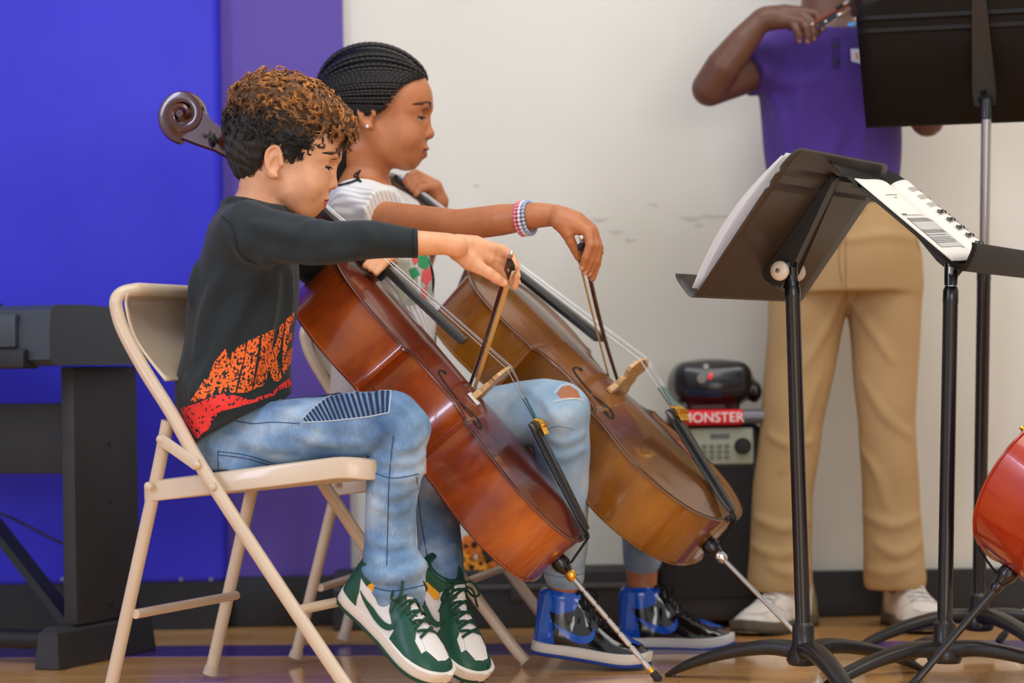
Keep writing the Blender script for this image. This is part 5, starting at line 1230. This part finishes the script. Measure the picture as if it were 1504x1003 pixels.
mb = MB(); decal(mb, [(1249, 72), (1262, 72), (1264, 94), (1250, 90)], bvp, px_ray, .0014, 4); mb.build('chest_badge', mat('pale_badge', (206, 206, 222), .7), polo, angle=180, fixn=False)
mb = MB(); decal(mb, [(1256, 78), (1259, 78), (1260, 87), (1257, 87)], bvp, px_ray, .002, 3); mb.build('badge_mark', mat('orange_badge_mark', (214, 130, 70), .7), polo, angle=180, fixn=False)
# trousers
m_kh = mat('khaki_twill', (186, 154, 108), .85, rgb2=(176, 144, 98), nscale=7, bump=.2, bscale=400)
F = Field(np.arange(.50, 1.0, .005), np.arange(5.42, 5.76, .005), np.arange(.07, 1.03, .005))
stack(F, trunk_d([(293, 1130, 1322, .118, 0), (330, 1128, 1340, .128, 0), (380, 1128, 1354, .13, 0), (430, 1130, 1352, .125, 0)], DS), 0, 0)
F.chain([v_(1190, 420), v_(1180, 500), v_(1163, 620), v_(1150, 720), v_(1146, 800), v_(1145, 848)], [.094, .084, .072, .070, .072, .076], .012); F.chain([v_(1298, 420), v_(1300, 500), v_(1302, 620), v_(1308, 720), v_(1312, 800), v_(1315, 848)], [.090, .080, .066, .065, .068, .072], .012)
V, Q = F.mesh(1); folds(F, tmp_bvh(V, Q), [([(1150, 345), (1200, 356), (1240, 350)], .007), ([(1250, 352), (1300, 344), (1344, 352)], .007), ([(1244, 430), (1270, 470), (1310, 530)], .008), ([(1236, 430), (1215, 480), (1180, 540)], .008), ([(1130, 640), (1160, 654), (1190, 648)], .007), ([(1200, 560), (1180, 620), (1150, 690)], .008),
    ([(1110, 760), (1150, 776), (1188, 764)], .010), ([(1104, 800), (1140, 816), (1170, 808)], .010), ([(1130, 830), (1160, 842), (1190, 832)], .009), ([(1270, 560), (1300, 610), (1336, 640)], .008), ([(1270, 755), (1310, 772), (1350, 760)], .009), ([(1290, 800), (1320, 814), (1354, 796)], .010), ([(1276, 836), (1306, 842), (1340, 832)], .009), ([(1266, 660), (1290, 700), (1300, 740)], .008)], .016, .5)
waves(F, .001, [(30, 10, 20, .7), (-25, 20, 35, .5)], 18); F.clip(v_(1220, 866), (0, 0, -1))
V, Q = F.mesh(1); bvk = tmp_bvh(V, Q); kh = skin_obj('trousers', V, Q, m_kh, man)
mb = MB()
for P in ([(1243, 330), (1242, 380), (1243, 440)], [(1238, 330), (1232, 380), (1238, 420)], [(1146, 330), (1136, 380)], [(1340, 330), (1350, 370)]): stitch(mb, P, bvk, .0009)
mb.build('seam', mat('khaki_seam', (150, 116, 72), .9), kh)
mb = MB(); c = v_(1225, 291)
ring = lambda z, e_: [[c[0]+(.152+e_)*math.cos(t), DS+(.119+e_)*math.sin(t), z] for t in np.linspace(0, 2*PI, 41)[:-1]]
mb.loft([ring(c[2]-.016, 0), ring(c[2]-.016, .006), ring(c[2]+.016, .006), ring(c[2]+.016, 0)], cap=False); blt = mb.build('belt', mat('dark_leather', (34, 24, 26), .5), man)
MB().box(v_(1256, 297, -.128), (.04, .006, .034), bev=.002).build('buckle', M_NICK, blt)
CW = dict(base=mat('scuffed_white_leather', (222, 214, 204), .6, rgb2=(200, 186, 172), nscale=26), mid=mat('grey_olive_rubber', (92, 86, 72), .7), out=mat('dark_rubber', (54, 50, 44), .7), vamp=mat('white_leather_toe', (226, 218, 208), .6), eyestay=mat('cream_leather', (214, 204, 192), .6), heel=mat('olive_panel', (132, 122, 92), .7), lace=mat('white_lace', (228, 224, 218), .8))
make_shoe(man, shoe_frame(np.r_[v_(1168, 0, .08)[:2], .002], np.r_[T(1078, 0, 5.41)[:2], .002], (0, 0, 1), .28), L=.30, W=.124, hc=.12, C=CW, logo=False, loops=False)
make_shoe(man, shoe_frame(np.r_[v_(1300, 0, .10)[:2], .002], np.r_[T(1352, 0, 5.41)[:2], .002], (0, 0, 1), .28), L=.30, W=.124, hc=.12, C=CW, logo=False, loops=False)
# violin bow and violin
bow3 = make_bow('violin_bow', 'violin bow with red-brown stick and white winding in the standing person\'s hand', q(1196, 34, -.016), unit(T(1262, -8, 5.34)-q(1196, 34, -.016)), (.5, -.25, -.8), (mat('red_brown_bow_wood', (136, 52, 34), .25, coat=.4), mat('pale_bow_hair', (224, 190, 132), .6), None), L=.66, cat='bow')
# ================================================================ music stands
M_ST = mat('black_stand_enamel', (30, 27, 25), .42, coat=.2, bump=.06, bscale=500)
M_DESK = mat('brown_black_desk_enamel', (58, 50, 45), .40, spec=.6, bump=.05, bscale=600)
M_DESK2 = mat('black_desk_enamel', (18, 15, 14), .55, spec=.35, bump=.05, bscale=600)
M_TUBE = mat('black_tube_enamel', (20, 20, 22), .3, coat=.3)
M_CHR = mat('brushed_steel_tube', (176, 172, 168), .3, 1.0)
M_KNOB = mat('cream_plastic_knob', (226, 214, 198), .28, coat=.4)
def desk_frame(w, lean):
    w = unit(w); l = unit(lean); n = unit(np.cross(w, l)); return w, l, n      # n: away from the reader
def music_stand(label, hub, legs, top, w, lean, bc, mdesk, DW=.5, DH=.325, tube_hi=None, knob=True, lip_dir=-1, z_split=None):
    """hub: floor point of the pole; legs: three directions; bc: middle of the desk's lower edge; w: along the edge; lean: up the desk"""
    hub = np.asarray(hub, float); r = thing('music_stand', hub, label, 'music stand', 'music stands')
    w, l, n = desk_frame(w, lean)
    if np.dot(n, lip_dir) > 0: n = -n                       # n points to the back of the desk
    n = -n if np.dot(n, lip_dir) > 0 else n
    top = np.asarray(top, float); ax = unit(top-hub)
    zs = z_split or .62*np.linalg.norm(top-hub)
    mb = MB(); mb.lathe([(.0145, .075), (.0145, zs-.03), (.0152, zs-.025), (.0148, zs-.004), (.0115, zs+.004)], hub, ax, 20); mb.build('lower_tube', M_TUBE, r, angle=35)
    mb = MB(); mb.lathe([(.0105, zs-.01), (.0105, np.linalg.norm(top-hub))], hub, ax, 18); mb.build('upper_tube', tube_hi or M_TUBE, r)
    mb = MB(); mb.lathe([(.030, .038), (.034, .046), (.031, .062), (.0215, .078), (.0205, .112), (.0165, .116), (.0148, .118)], hub, ax, 24); mb.build('base_hub', M_ST, r, angle=40)
    for d in legs:
        d = np.array([d[0], d[1], 0.0]); L = np.linalg.norm(d); d /= L
        P = catmull([hub+np.array([0, 0, .062])+d*.012, hub+d*L*.25+np.array([0, 0, .066]), hub+d*L*.55+np.array([0, 0, .052]), hub+d*L*.82+np.array([0, 0, .028]), hub+d*L+np.array([0, 0, .0035])], 6)
        n_ = len(P); t = np.linspace(0, 1, n_)
        lg = MB().tube(P, np.interp(t, [0, .15, .7, 1], [.0235, .0225, .019, .0145]), 12, up=(0, 0, 1), sy=np.interp(t, [0, .8, 1], [.75, .55, .28]), sup=.75).build('leg', M_ST, r, angle=50)
    # desk: sheet with two creases near the top, clipped top corners and a lip
    c = .045; sec = [(0, 0), (DH*.72, 0), (DH*.745, .004), (DH*.77, 0), (DH*.82, 0), (DH*.845, .004), (DH*.87, 0), (DH-.012, 0), (DH, .0)]
    mb = MB(); G = []
    hh = lambda v: DW/2-(max(0, v-(DH-c))*.0 if v < DH-c else c*(1-math.sqrt(max(0, 1-((v-(DH-c))/c)**2)))*.9)
    vs = sorted(set([a for a, _ in sec]+[DH-c*.75, DH-c*.5, DH-c*.25, DH-c*.1])); f_ = lambda v: np.interp(v, [a for a, _ in sec], [b for _, b in sec])
    for v in vs: G.append([bc+w*(hh(v)*u)+l*v+n*f_(v) for u in np.linspace(-1, 1, 15)])
    m = 15; V = np.array(G).reshape(-1, 3); Fq = [(i*m+j, i*m+j+1, (i+1)*m+j+1, (i+1)*m+j) for i in range(len(G)-1) for j in range(m-1)]; mb.add(V, Fq)
    dk = mb.build('desk', mdesk, r, angle=20); s = dk.modifiers.new('t', 'SOLIDIFY'); s.thickness = .0016; s.offset = 0
    G = []; lp = catmull([(0, 0), (.004, -.006), (.016, -.006), (.045, .002), (.056, .010)], 4)
    for a, b in lp: G.append([bc+w*(DW/2*u)-n*a+l*b for u in np.linspace(-1, 1, 15)])
    mb = MB(); V = np.array(G).reshape(-1, 3); mb.add(V, [(i*m+j, i*m+j+1, (i+1)*m+j+1, (i+1)*m+j) for i in range(len(G)-1) for j in range(m-1)])
    lpo = mb.build('lip', mdesk, r, angle=180); s = lpo.modifiers.new('t', 'SOLIDIFY'); s.thickness = .0016; s.offset = 0
    # bracket: tapered channel down the back
    prof = [(.27, .016), (.285, .010), (.285, -.010), (.27, -.016), (.09, -.026), (.055, -.024), (.045, 0), (.055, .024), (.09, .026)]
    mb = MB(); mb.loft([[bc+l*v+w*u+n*.002 for v, u in prof], [bc+l*(v if v > .2 else v)+w*u*.92+n*(.012 if v > .2 else .045) for v, u in prof]]); br = mb.build('bracket', M_ST, r, angle=25)
    kp = bc+l*.085+n*.032
    if knob:
        for sg in (1, -1):
            mb = MB(); mb.lathe([(.004, .02), (.004, .034), (.0175, .036), (.019, .040), (.017, .046), (.010, .0495), (.0045, .050), (.004, .047)], kp, w*sg, 24); mb.build('knob', M_KNOB, br, angle=50)
            mb = MB(); mb.lathe([(.0042, .0485), (.0042, .051), (.002, .0515)], kp, w*sg, 6); mb.build('knob_bolt', M_CHR, br)
    mb = MB(); mb.tube([top-ax*.035, top, kp-l*.02+n*.004, kp], [.0125, .0135, .015, .013], 14); mb.build('tilt_head', M_TUBE, r, angle=60)
    return r, (bc, w, l, n, DW, DH)
def legdirs(hub, pts, L=.285):
    out = []
    for a in pts: a = math.radians(a); out.append((L*math.cos(a), L*math.sin(a)))
    return out
# stand on the left: its back towards us, reader is the boy
hub = onz(1180, 972, 0.0); 
w1, l1 = np.array([.49, .87, 0]), np.array([.53, -.29, .80]); bc1 = T(1103, 438, 4.60)
hub1 = np.array([T(1181, 940, 4.60)[0], 4.60, 0]); top1 = T(1163, 392, 4.54)
st1, fr1 = music_stand('black music stand seen from behind, holding loose white sheets', hub1, legdirs(hub1, (152, 30, -80)), top1, w1, l1, bc1, M_DESK, lip_dir=(-.77, .3, .5), z_split=.755)
# stand on the right: open booklet on it, reader is the cellist at the right edge
w2, l2 = np.array([.43, .90, 0]), np.array([-.70, .255, .66]); bc2 = T(1456, 402, 4.59)
hub2 = np.array([T(1385, 940, 4.58)[0], 4.58, 0]); top2 = T(1397, 392, 4.57)
st2, fr2 = music_stand('black music stand holding the open white music booklet', hub2, legdirs(hub2, (208, -24, 95)), top2, w2, l2, bc2, M_DESK2, lip_dir=(.7, -.2, .6), z_split=.745, tube_hi=M_CHR, knob=False)
# tall stand behind: bare desk, steel upper tube
w3, l3 = np.array([.97, -.24, 0]), np.array([-.13, -.44, .86]); bc3 = T(1450, 178, 5.10)
hub3 = np.array([T(1436, 905, 5.16)[0], 5.16, 0]); top3 = T(1449, 150, 5.01)
st3, fr3 = music_stand('tall black music stand with wide bare desk in front of the standing violinist', hub3, legdirs(hub3, (196, -15, -70)), top3, w3, l3, bc3, M_DESK2, lip_dir=(0, 1, .5), z_split=.81, tube_hi=M_CHR, DW=.51, DH=.285, knob=False)
# ---------------------------------------------------------------- paper
def paper(name, rgb):
    m = mat(name, rgb, .8); nt = m.node_tree; b = nt.nodes['Principled BSDF']; t = nt.nodes.new('ShaderNodeBsdfTranslucent'); t.inputs[0].default_value = (*lin(rgb), 1); x = nt.nodes.new('ShaderNodeMixShader'); x.inputs[0].default_value = .72
    nt.links.new(b.outputs[0], x.inputs[1]); nt.links.new(t.outputs[0], x.inputs[2]); nt.links.new(x.outputs[0], nt.nodes['Material Output'].inputs[0]); return m
M_PAP = mat('white_paper', (236, 230, 220), .8); M_SHT = paper('thin_white_paper', (250, 249, 248)); M_INK = mat('black_ink', (34, 32, 32), .8); M_GINK = mat('grey_ink', (120, 118, 116), .8); M_LINK = mat('light_grey_ink', (196, 193, 188), .8)
bc, w, l, n, DW, DH = fr1
for k, (u0, v0, rot_, hgt, lab) in enumerate(((-.018, .008, .02, .300, 'front white music sheet leaning on the left stand'), (-.040, .006, -.035, .290, 'bent white music sheet behind the front one on the left stand'))):
    G = []
    for i in range(13):
        v = i/12*hgt; row = []
        for j in range(9):
            u = -.215+j/8*.43; bend = (.030+.012*k)*math.sin(PI*min(1, v/hgt*.9+.05))*(1-.75*(j/8)); row.append(bc+w*(u+u0-rot_*v)+l*(v+v0+rot_*u*.4)-n*(.004+.003*(1-k)+bend*.55+.004*k))
        G.append(row)
    V = np.array(G).reshape(-1, 3); mb = MB(); mb.add(V, [(i*9+j, i*9+j+1, (i+1)*9+j+1, (i+1)*9+j) for i in range(12) for j in range(8)])
    o = mb.build('music_sheet', M_SHT, loc=bc, angle=180); tag(o, lab, 'sheet music', 'sheets on the left stand'); s = o.modifiers.new('t', 'SOLIDIFY'); s.thickness = .0006
bc, w, l, n, DW, DH = fr2
bk = thing('music_booklet', bc, 'open white music booklet lying on the right stand', 'sheet music')
sg = 1 if np.dot(w, (0, 1, 0)) > 0 else -1
def page(u, v, off=0.0):                     # u: 0 near edge .. 1 far edge of the spread, v: 0 foot .. 1 head
    x = -.225+.44*u; s_ = (u-.5)*2; hump = (.020*math.exp(-((s_-.30)/.30)**2) if s_ > 0 else .008*math.exp(-((s_+.35)/.35)**2))-.004*math.exp(-(s_/.06)**2); lift = .018*max(0, s_)**2*(1-v)*0
    return bc+w*x+l*(.022+.236*v)-n*(.005+hump+off+lift)
def sheet(u0, u1, v0, v1, off, nu=14, nv=8): 
    G = [[page(u0+(u1-u0)*j/nu, v0+(v1-v0)*i/nv, off) for j in range(nu+1)] for i in range(nv+1)]; m = nu+1
    return np.array(G).reshape(-1, 3), [(i*m+j, i*m+j+1, (i+1)*m+j+1, (i+1)*m+j) for i in range(nv) for j in range(nu)]
for nm, a, b in (('left_page', 0, .5), ('right_page', .5, 1)):
    mb = MB(); mb.add(*sheet(a, b, 0, 1, 0, 24, 10)); o = mb.build(nm, M_PAP, bk, angle=180); s = o.modifiers.new('t', 'SOLIDIFY'); s.thickness = .003; s.offset = -1
pi, pg, pl = MB(), MB(), MB()
pl.add(*sheet(.06, .42, .16, .52, .0012, 12, 6))
rgp = np.random.default_rng(2)
for v in (.545, .5, .485, .47, .36, .345, .33, .30, .27, .25, .23, .21): 
    a = .06 if v < .54 else .05; pg.add(*sheet(a, a+rgp.uniform(.24, .36), v, v+.006, .0018, 8, 1))
pg.add(*sheet(.15, .30, .80, .806, .0012, 6, 1)); pg.add(*sheet(.21, .25, .765, .771, .0012, 3, 1)); pi.add(*sheet(.05, .12, .555, .565, .0014, 4, 1))
for i, v in enumerate((.90, .80, .70, .60, .50, .40, .30, .20, .10)):
    for k in range(5): pg.add(*sheet(.56, .96, v-.011*k, v-.011*k+.0034, .0012, 12, 1))
    if i in (3, 4, 5, 6, 7):
        th = np.linspace(0, 1.6*PI, 14); cl = [(.585+.016*math.sin(t)*(1-.25*t/5), v-.012+.018*math.cos(t)*(1+.25*t/5)) for t in th]
        pi.tube([page(a, b, .0022) for a, b in cl], .0011, 5)
        for dx, dy in ((.61, .006), (.61, -.012), (.635, .008), (.66, .0), (.64, -.018)): pi.ball(page(dx, v-.012+dy, .0018), .0020, 6)
    for k in range(7):
        a = .70+.035*k+rgp.uniform(0, .01); b = v-rgp.uniform(0, .04); pg.ball(page(a, b, .0014), .0018, 6); pg.tube([page(a+.004, b, .0014), page(a+.004, b+.03, .0014)], .0004, 4)
pl.build('grey_panel', M_LINK, bk, angle=180); pg.build('staff_print', M_GINK, bk, angle=180); pi.build('clef_print', M_INK, bk, angle=180)
# ================================================================ red cello at the right edge
X3 = unit([.66, .0, .745]); Z3 = np.array([-.66, .58, .56]); Z3 = unit(Z3-X3*(Z3@X3)); Y3 = np.cross(Z3, X3); R3 = np.stack([X3, Y3, Z3], 1)
tip3 = onz(1345, 1012, 0.0)*1.0; tip3 = T(1336, 1014, 4.50); tip3[2] = 0.0
E3 = .29; t3 = tip3-R3@np.array([-E3, 0, .055])
cello3 = make_cello('cello', 'cherry red cello cut off by the right edge of the picture', mw(R3, t3), W3, E3, 'black')
# violin under the chin of the standing person
Xv = unit([.93, -.33, .08]); Zv = unit([-.1, -.35, .93]); Zv = unit(Zv-Xv*(Zv@Xv)); Rv = np.stack([Xv, np.cross(Zv, Xv), Zv], 1)*.47
WV = (wood('dark_violin_varnish_spruce', (44, 30, 24), (54, 36, 28), (66, 44, 32)), wood('dark_violin_varnish_maple', (30, 22, 22), (38, 28, 26), (48, 34, 30)), wood('dark_violin_neck', (40, 26, 20), (52, 34, 26), (64, 42, 30)))
violin = make_cello('violin', 'dark violin held under the chin of the standing person, mostly behind the tall stand', mw(Rv, T(1250, 14, 5.40)), WV, .0, None)
violin['category'] = 'violin'; del violin['group']
MB().box((.06, .03, .150), (.09, .10, .030), bev=.012).build('chin_rest', M_EB, violin, local=True)
mb = MB(); mb.tube(catmull([(.02, -.16, -.035), (.05, -.06, -.055), (.06, .06, -.055), (.03, .16, -.035)], 6), .022, 10, up=(0, 0, 1), sy=.4); mb.build('shoulder_rest', mat('bright_blue_rest', (70, 160, 230), .35, coat=.3), violin, local=True)
er = thing('instrument_endpin', T(1466, 955, 5.2), 'thin dark metal rod with a rubber foot at the right edge, behind the red cello', 'endpin')
a_, b_ = np.r_[T(1466, 955, 5.20)[:2], .004], T(1530, 868, 5.26); MB().tube([a_+(b_-a_)*.04, b_], .0052, 10).build('rod', M_NICK, er); MB().tube([a_, a_+(b_-a_)*.10, a_+(b_-a_)*.18], [.007, .0085, .007], 12).build('rubber_foot', M_RUBB, er)
# ================================================================ digital piano
M_PN = mat('charcoal_laminate', (46, 47, 50), .55, bump=.12, bscale=300, rgb2=(40, 41, 44), nscale=12); M_PN2 = mat('blue_grey_case', (52, 60, 70), .42, coat=.1); M_PB = mat('black_piano_parts', (26, 28, 32), .5)
px_ = unit([.92, -.40, 0]); py_ = unit([.40, .92, 0]); A3 = np.stack([px_, py_, [0, 0, 1]])
fo = np.r_[onz(86, 984, 0.0)[:2], 0]; fo = np.r_[T(86, 984, 4.98)[:2], 0]
pn = thing('piano_stand', fo, 'charcoal panel stand under the digital piano at the left edge', 'piano stand')
P = lambda x, y, z: fo+px_*x+py_*y+np.array([0, 0, z])
mb = MB(); rings = []
for z, e in ((0, 0), (.004, .002), (.075, -.004), (.088, -.018)): rings.append([P(-.055-e, -e, z), P(.0+e, -e, z), P(.0+e, .37+e, z), P(-.055-e, .37+e, z)])
mb.loft(rings); mb.build('foot', M_PN, pn, angle=30)
MB().box(P(-.022, .20, .355), (.032, .245, .54), ax=A3, bev=.003).build('side_panel', M_PN, pn)
MB().box(P(-.64, .27, .47), (1.21, .02, .155), ax=A3, bev=.002).build('back_rail', M_PN, pn)
MB().tube([P(-.60, .10, .05), P(-.04, .10, .05)], .021, 14).build('foot_tube', M_PB, pn)
mb = MB(); mb.box((P(-.40, .24, .36)+P(-.06, .14, .08))/2, (np.linalg.norm(P(-.40, .24, .36)-P(-.06, .14, .08)), .05, .018), ax=np.stack([unit(P(-.06, .14, .08)-P(-.40, .24, .36)), py_, unit(np.cross(unit(P(-.06, .14, .08)-P(-.40, .24, .36)), py_))])); mb.build('brace', M_PB, pn, smooth=False)
mb = MB()
for y, z in ((.15, .46), (.15, .34), (.15, .12), (.17, .105)): mb.lathe([(.006, 0), (.005, .003), (0, .003)], P(-.006, y+.06, z), px_, 10)
mb.build('screw_cap', M_PB, pn)
pd = thing('digital_piano', P(-.6, .18, .63), 'black digital piano on the panel stand at the left edge', 'piano')
mb = MB(); prof = [(-.055, .640), (-.055, .700), (-.048, .742), (-.030, .752), (.08, .754), (.30, .745), (.33, .735), (.335, .640), (.30, .628), (-.03, .628)]
mb.loft([[P(x, y, z) for y, z in prof] for x in (-1.30, -.075, -.02, .018, .026)]); mb.build('case', M_PN2, pd, angle=25)
mb = MB(); mb.box(P(-.09, -.045, .642), (.13, .06, .040), ax=A3, bev=.006); mb.build('end_block', M_PB, pd)
MB().box(P(-.72, .02, .757), (1.05, .16, .012), ax=A3, bev=.004).build('key_lid', M_PB, pd)
MB().box(P(-.50, -.060, .70), (.90, .014, .07), ax=A3, bev=.004).build('front_rail', M_PN2, pd)
cb = MB(); cb.tube(catmull([T(-60, 742, 5.5), T(0, 754, 5.5), T(40, 772, 5.48), T(85, 795, 5.46), T(125, 808, 5.42), T(160, 815, 5.40)], 6), .0032, 6); tag(cb.build('power_cable', mat('dark_cable', (30, 24, 40), .5), loc=T(60, 780, 5.48)), 'thin dark cable sagging across the blue padding behind the piano stand', 'cable')
# ================================================================ loudspeaker with its handle, portable stereo, gear along the wall
DPA = 5.60; k_ = DPA/FPX; xa = lambda px: T(px, 600, DPA)[0]; za = lambda py: T(1050, py, DPA)[2]
sp = thing('loudspeaker', (xa(1048), DPA, 0), 'black portable loudspeaker with grey control panel and red-sleeved handle beside the khaki trousers', 'loudspeaker')
x0, x1 = xa(968), xa(1118); cx = (x0+x1)/2; zt = za(622)
MB().box((cx, DPA+.09, zt/2+.008), (x1-x0, .22, zt-.016), bev=.022).build('cabinet', mat('black_moulded_plastic', (30, 30, 32), .55, bump=.2, bscale=300), sp)
mb = MB(); mb.box((cx, DPA-.022, .22), (x1-x0-.05, .012, .30), bev=.005); mb.build('grille', mat('dark_grille', (22, 22, 24), .6, bump=.8, bscale=700), sp)
pc = (xa(1052), DPA-.026, (za(628)+za(682))/2); MB().box(pc, (xa(1104)-xa(1000), .012, za(628)-za(682)), bev=.006).build('control_panel', mat('grey_green_panel', (150, 156, 138), .5), sp)
mb = MB(); mb.lathe([(.019, 0), (.019, .010), (.016, .016), (0, .017)], (xa(1088), DPA-.030, za(655)), (0, -1, 0), 20); mb.build('volume_knob', M_BLK, sp)
mb = MB(); mb.box((xa(1055), DPA-.032, za(640)), (.044, .004, .010)); mb.build('display', mat('display_dark', (60, 66, 60), .3), sp, smooth=False)
for i in range(4):
    for j in range(3): MB().box((xa(1032+i*11), DPA-.033, za(654+j*8)), (.011, .006, .0075), bev=.001).build('button', mat('panel_button', (104, 110, 98), .5), sp)
mb = MB(); mb.tube([(xa(978), DPA-.03, za(612)), (xa(1136), DPA-.03, za(612))], .0165, 16); hd = mb.build('handle', mat('grey_handle', (104, 104, 112), .35, .4), sp)
for px in (985, 1130): MB().box((xa(px), DPA+.0, za(622)-.004), (.02, .07, .035), bev=.004).build('handle_bracket', M_BLK, sp)
mb = MB(); mb.box((xa(1036), DPA-.03, za(612.5)), (xa(1090)-xa(982), .040, .036), bev=.010); slv = mb.build('handle_sleeve', mat('red_sleeve', (214, 24, 34), .55), hd)
def text_mesh(txt, size):
    cu = bpy.data.curves.new('lettering', 'FONT'); cu.body = txt; cu.size = size; cu.extrude = .0008; cu.align_x = 'CENTER'; cu.align_y = 'CENTER'
    o = bpy.data.objects.new('lettering', cu); COL.objects.link(o); dg = bpy.context.evaluated_depsgraph_get(); me = bpy.data.meshes.new_from_object(o.evaluated_get(dg)); v = np.array([q.co[:] for q in me.vertices]); f = [tuple(p.vertices) for p in me.polygons]
    bpy.data.objects.remove(o); bpy.data.curves.remove(cu); bpy.data.meshes.remove(me); return v, f
tv, tf = text_mesh('MONSTER', .031); V = np.c_[xa(1044)+tv[:, 0]*1.02, DPA-.0505-tv[:, 2], za(613)+tv[:, 1]]; mb = MB(); mb.add(V, tf); mb.build('sleeve_lettering', mat('white_lettering', (240, 236, 234), .6), slv, smooth=False)
# portable stereo on top
zb = za(600)+.0; bx = thing('portable_stereo', (xa(1048), DPA+.06, zb), 'round-shouldered black portable stereo on top of the loudspeaker', 'stereo')
F = Field(np.arange(xa(966), xa(1136), .003), np.arange(DPA-.08, DPA+.2, .004), np.arange(zb-.04, zb+.15, .003))
cz = lambda py: za(py)
F.ell(((xa(983)+xa(1112))/2, DPA+.06, cz(566)), ((xa(1112)-xa(983))/2, .10, cz(536)-cz(566)+.012)); F.rbox(((xa(988)+xa(1108))/2, DPA+.06, cz(560)), ((xa(1104)-xa(990))/2, .085, .045), None, .03, .02); F.rbox((xa(1047), DPA+.06, cz(596)), (.062, .07, .014), None, .008, .012)
F.ell((xa(1110), DPA+.03, cz(576)), (.018, .05, .026), None, .01)
V, Q = F.mesh(1); bo = skin_obj('case', V, Q, mat('gloss_black_plastic', (24, 24, 26), .3, coat=.3), bx); bvx = tmp_bvh(V, Q)
mb = MB(); decal(mb, [(1006, 572), (1062, 572), (1060, 582), (1008, 582)], bvx, px_ray, .002, 5); mb.build('display_band', mat('dark_blue_band', (30, 48, 72), .2), bx, angle=180, fixn=False)
mb = MB(); decal(mb, [(1031+7*math.cos(t), 556+7*math.sin(t)) for t in np.linspace(0, 6.28, 15)[:-1]], bvx, px_ray, .002, 4); mb.build('dial', mat('grey_dial', (120, 118, 108), .4), bx, angle=180, fixn=False)
mb = MB(); decal(mb, [(1040, 550), (1046, 547), (1048, 553), (1043, 559), (1039, 557)], bvx, px_ray, .002, 3); mb.build('red_light', mat('red_lens', (226, 40, 44), .2), bx, angle=180, fixn=False)
mb = MB(); decal(mb, [(1037+4*math.cos(t), 539+4*math.sin(t)) for t in np.linspace(0, 6.28, 13)[:-1]], bvx, px_ray, .002, 3); mb.build('round_badge', mat('grey_badge', (150, 146, 140), .4), bx, angle=180, fixn=False)
mb = MB(); mb.box((xa(1040), DPA-.012, cz(597)), (.075, .004, .009)); mb.build('maroon_strip', mat('maroon_strip', (74, 34, 44), .5), bx, smooth=False)
# soft black gig bag leaning between the loudspeaker and the trousers
F = Field(np.arange(xa(1080), xa(1170), .004), np.arange(5.60, 5.84, .005), np.arange(-.01, .50, .005))
F.chain([(xa(1128), 5.72, .06), (xa(1128), 5.73, .22), (xa(1136), 5.75, .38)], [.052, .048, .032], .02); waves(F, .003, [(60, 20, 40, .6), (-40, 30, 70, .5)], 31); F.clip((0, 0, .002), (0, 0, -1))
V, Q = F.mesh(1); tag(skin_obj('gig_bag', V, Q, mat('black_nylon', (26, 25, 27), .75, bump=.3, bscale=400), loc=(xa(1112), 5.72, 0)), 'soft black bag slumped between the loudspeaker and the khaki trousers', 'bag')
# long low black case against the wall
cs = thing('equipment_case', (.55, 5.74, 0), 'long low black case lying along the foot of the white wall behind the girl\'s shoes', 'case')
xl_, xr_ = T(488, 900, 5.66)[0], T(960, 900, 5.66)[0]; zt = .135
MB().box(((xl_+xr_)/2, 5.735, zt/2), (xr_-xl_, .15, zt), bev=.008).build('case_body', mat('black_case_vinyl', (36, 36, 38), .6, bump=.2, bscale=300), cs)
MB().box(((xl_+xr_)/2, 5.658, zt*.72), (xr_-xl_-.01, .008, .012), bev=.002).build('case_rail', mat('grey_case_rail', (70, 70, 70), .45), cs)
for px in (760, 930): MB().box((T(px, 880, 5.65)[0], 5.656, zt*.62), (.03, .01, .04), bev=.003).build('latch', mat('dark_latch', (60, 60, 60), .4, .5), cs)
# orange artificial flowers lying on the case
gr = np.random.default_rng(8); m_pet = mat('orange_petal', (232, 150, 34), .6); m_pet2 = mat('deep_orange_petal', (206, 110, 24), .6); m_leaf = mat('dark_leaf', (40, 48, 26), .6); m_core = mat('flower_centre', (48, 26, 12), .8)
for k, (px, py, s_) in enumerate(((678, 822, 1.1), (697, 800, 1.2), (716, 826, 1.0), (733, 838, .9), (706, 836, .8), (684, 802, .8), (748, 834, .9))):
    c = T(px, py, 5.70+gr.uniform(-.03, .03)); c[2] = max(c[2], .135+.014); names = ('lowest orange flower at the left end of the garland, beside the boy\'s cuff', 'largest orange flower, highest in the garland', 'orange flower in the middle of the garland', 'orange flower under the cello edge', 'small orange flower at the foot of the garland', 'small orange flower half behind the chair leg', 'orange flower at the right end of the garland')
    fl = thing('artificial_flower', c, names[k], 'flower', 'orange artificial flowers on the case'); nrm = unit([gr.uniform(-.4, .4), -1, gr.uniform(.1, .6)]); a = unit(np.cross(nrm, (0, 0, 1))); b = np.cross(nrm, a)
    mb = MB()
    for j in range(9):
        t = 2*PI*j/9; d = a*math.cos(t)+b*math.sin(t); mb.ball(c+d*.015*s_, np.array([.014, .006, .0026])*s_, 8, ax=np.stack([d, np.cross(nrm, d), nrm]))
    mb.build('petals', m_pet if k % 2 == 0 else m_pet2, fl)
    mb = MB(); mb.ball(c+nrm*.003, .0065*s_, 8); mb.build('flower_centre', m_core, fl)
    mb = MB()
    for j in range(3):
        d = unit(a*gr.uniform(-1, 1)+b*gr.uniform(-.6, 1)); mb.ball(c+d*.030*s_-nrm*.006, np.array([.019, .009, .002])*s_, 8, ax=np.stack([d, np.cross(nrm, d), nrm]))
    mb.build('leaf', m_leaf, fl)
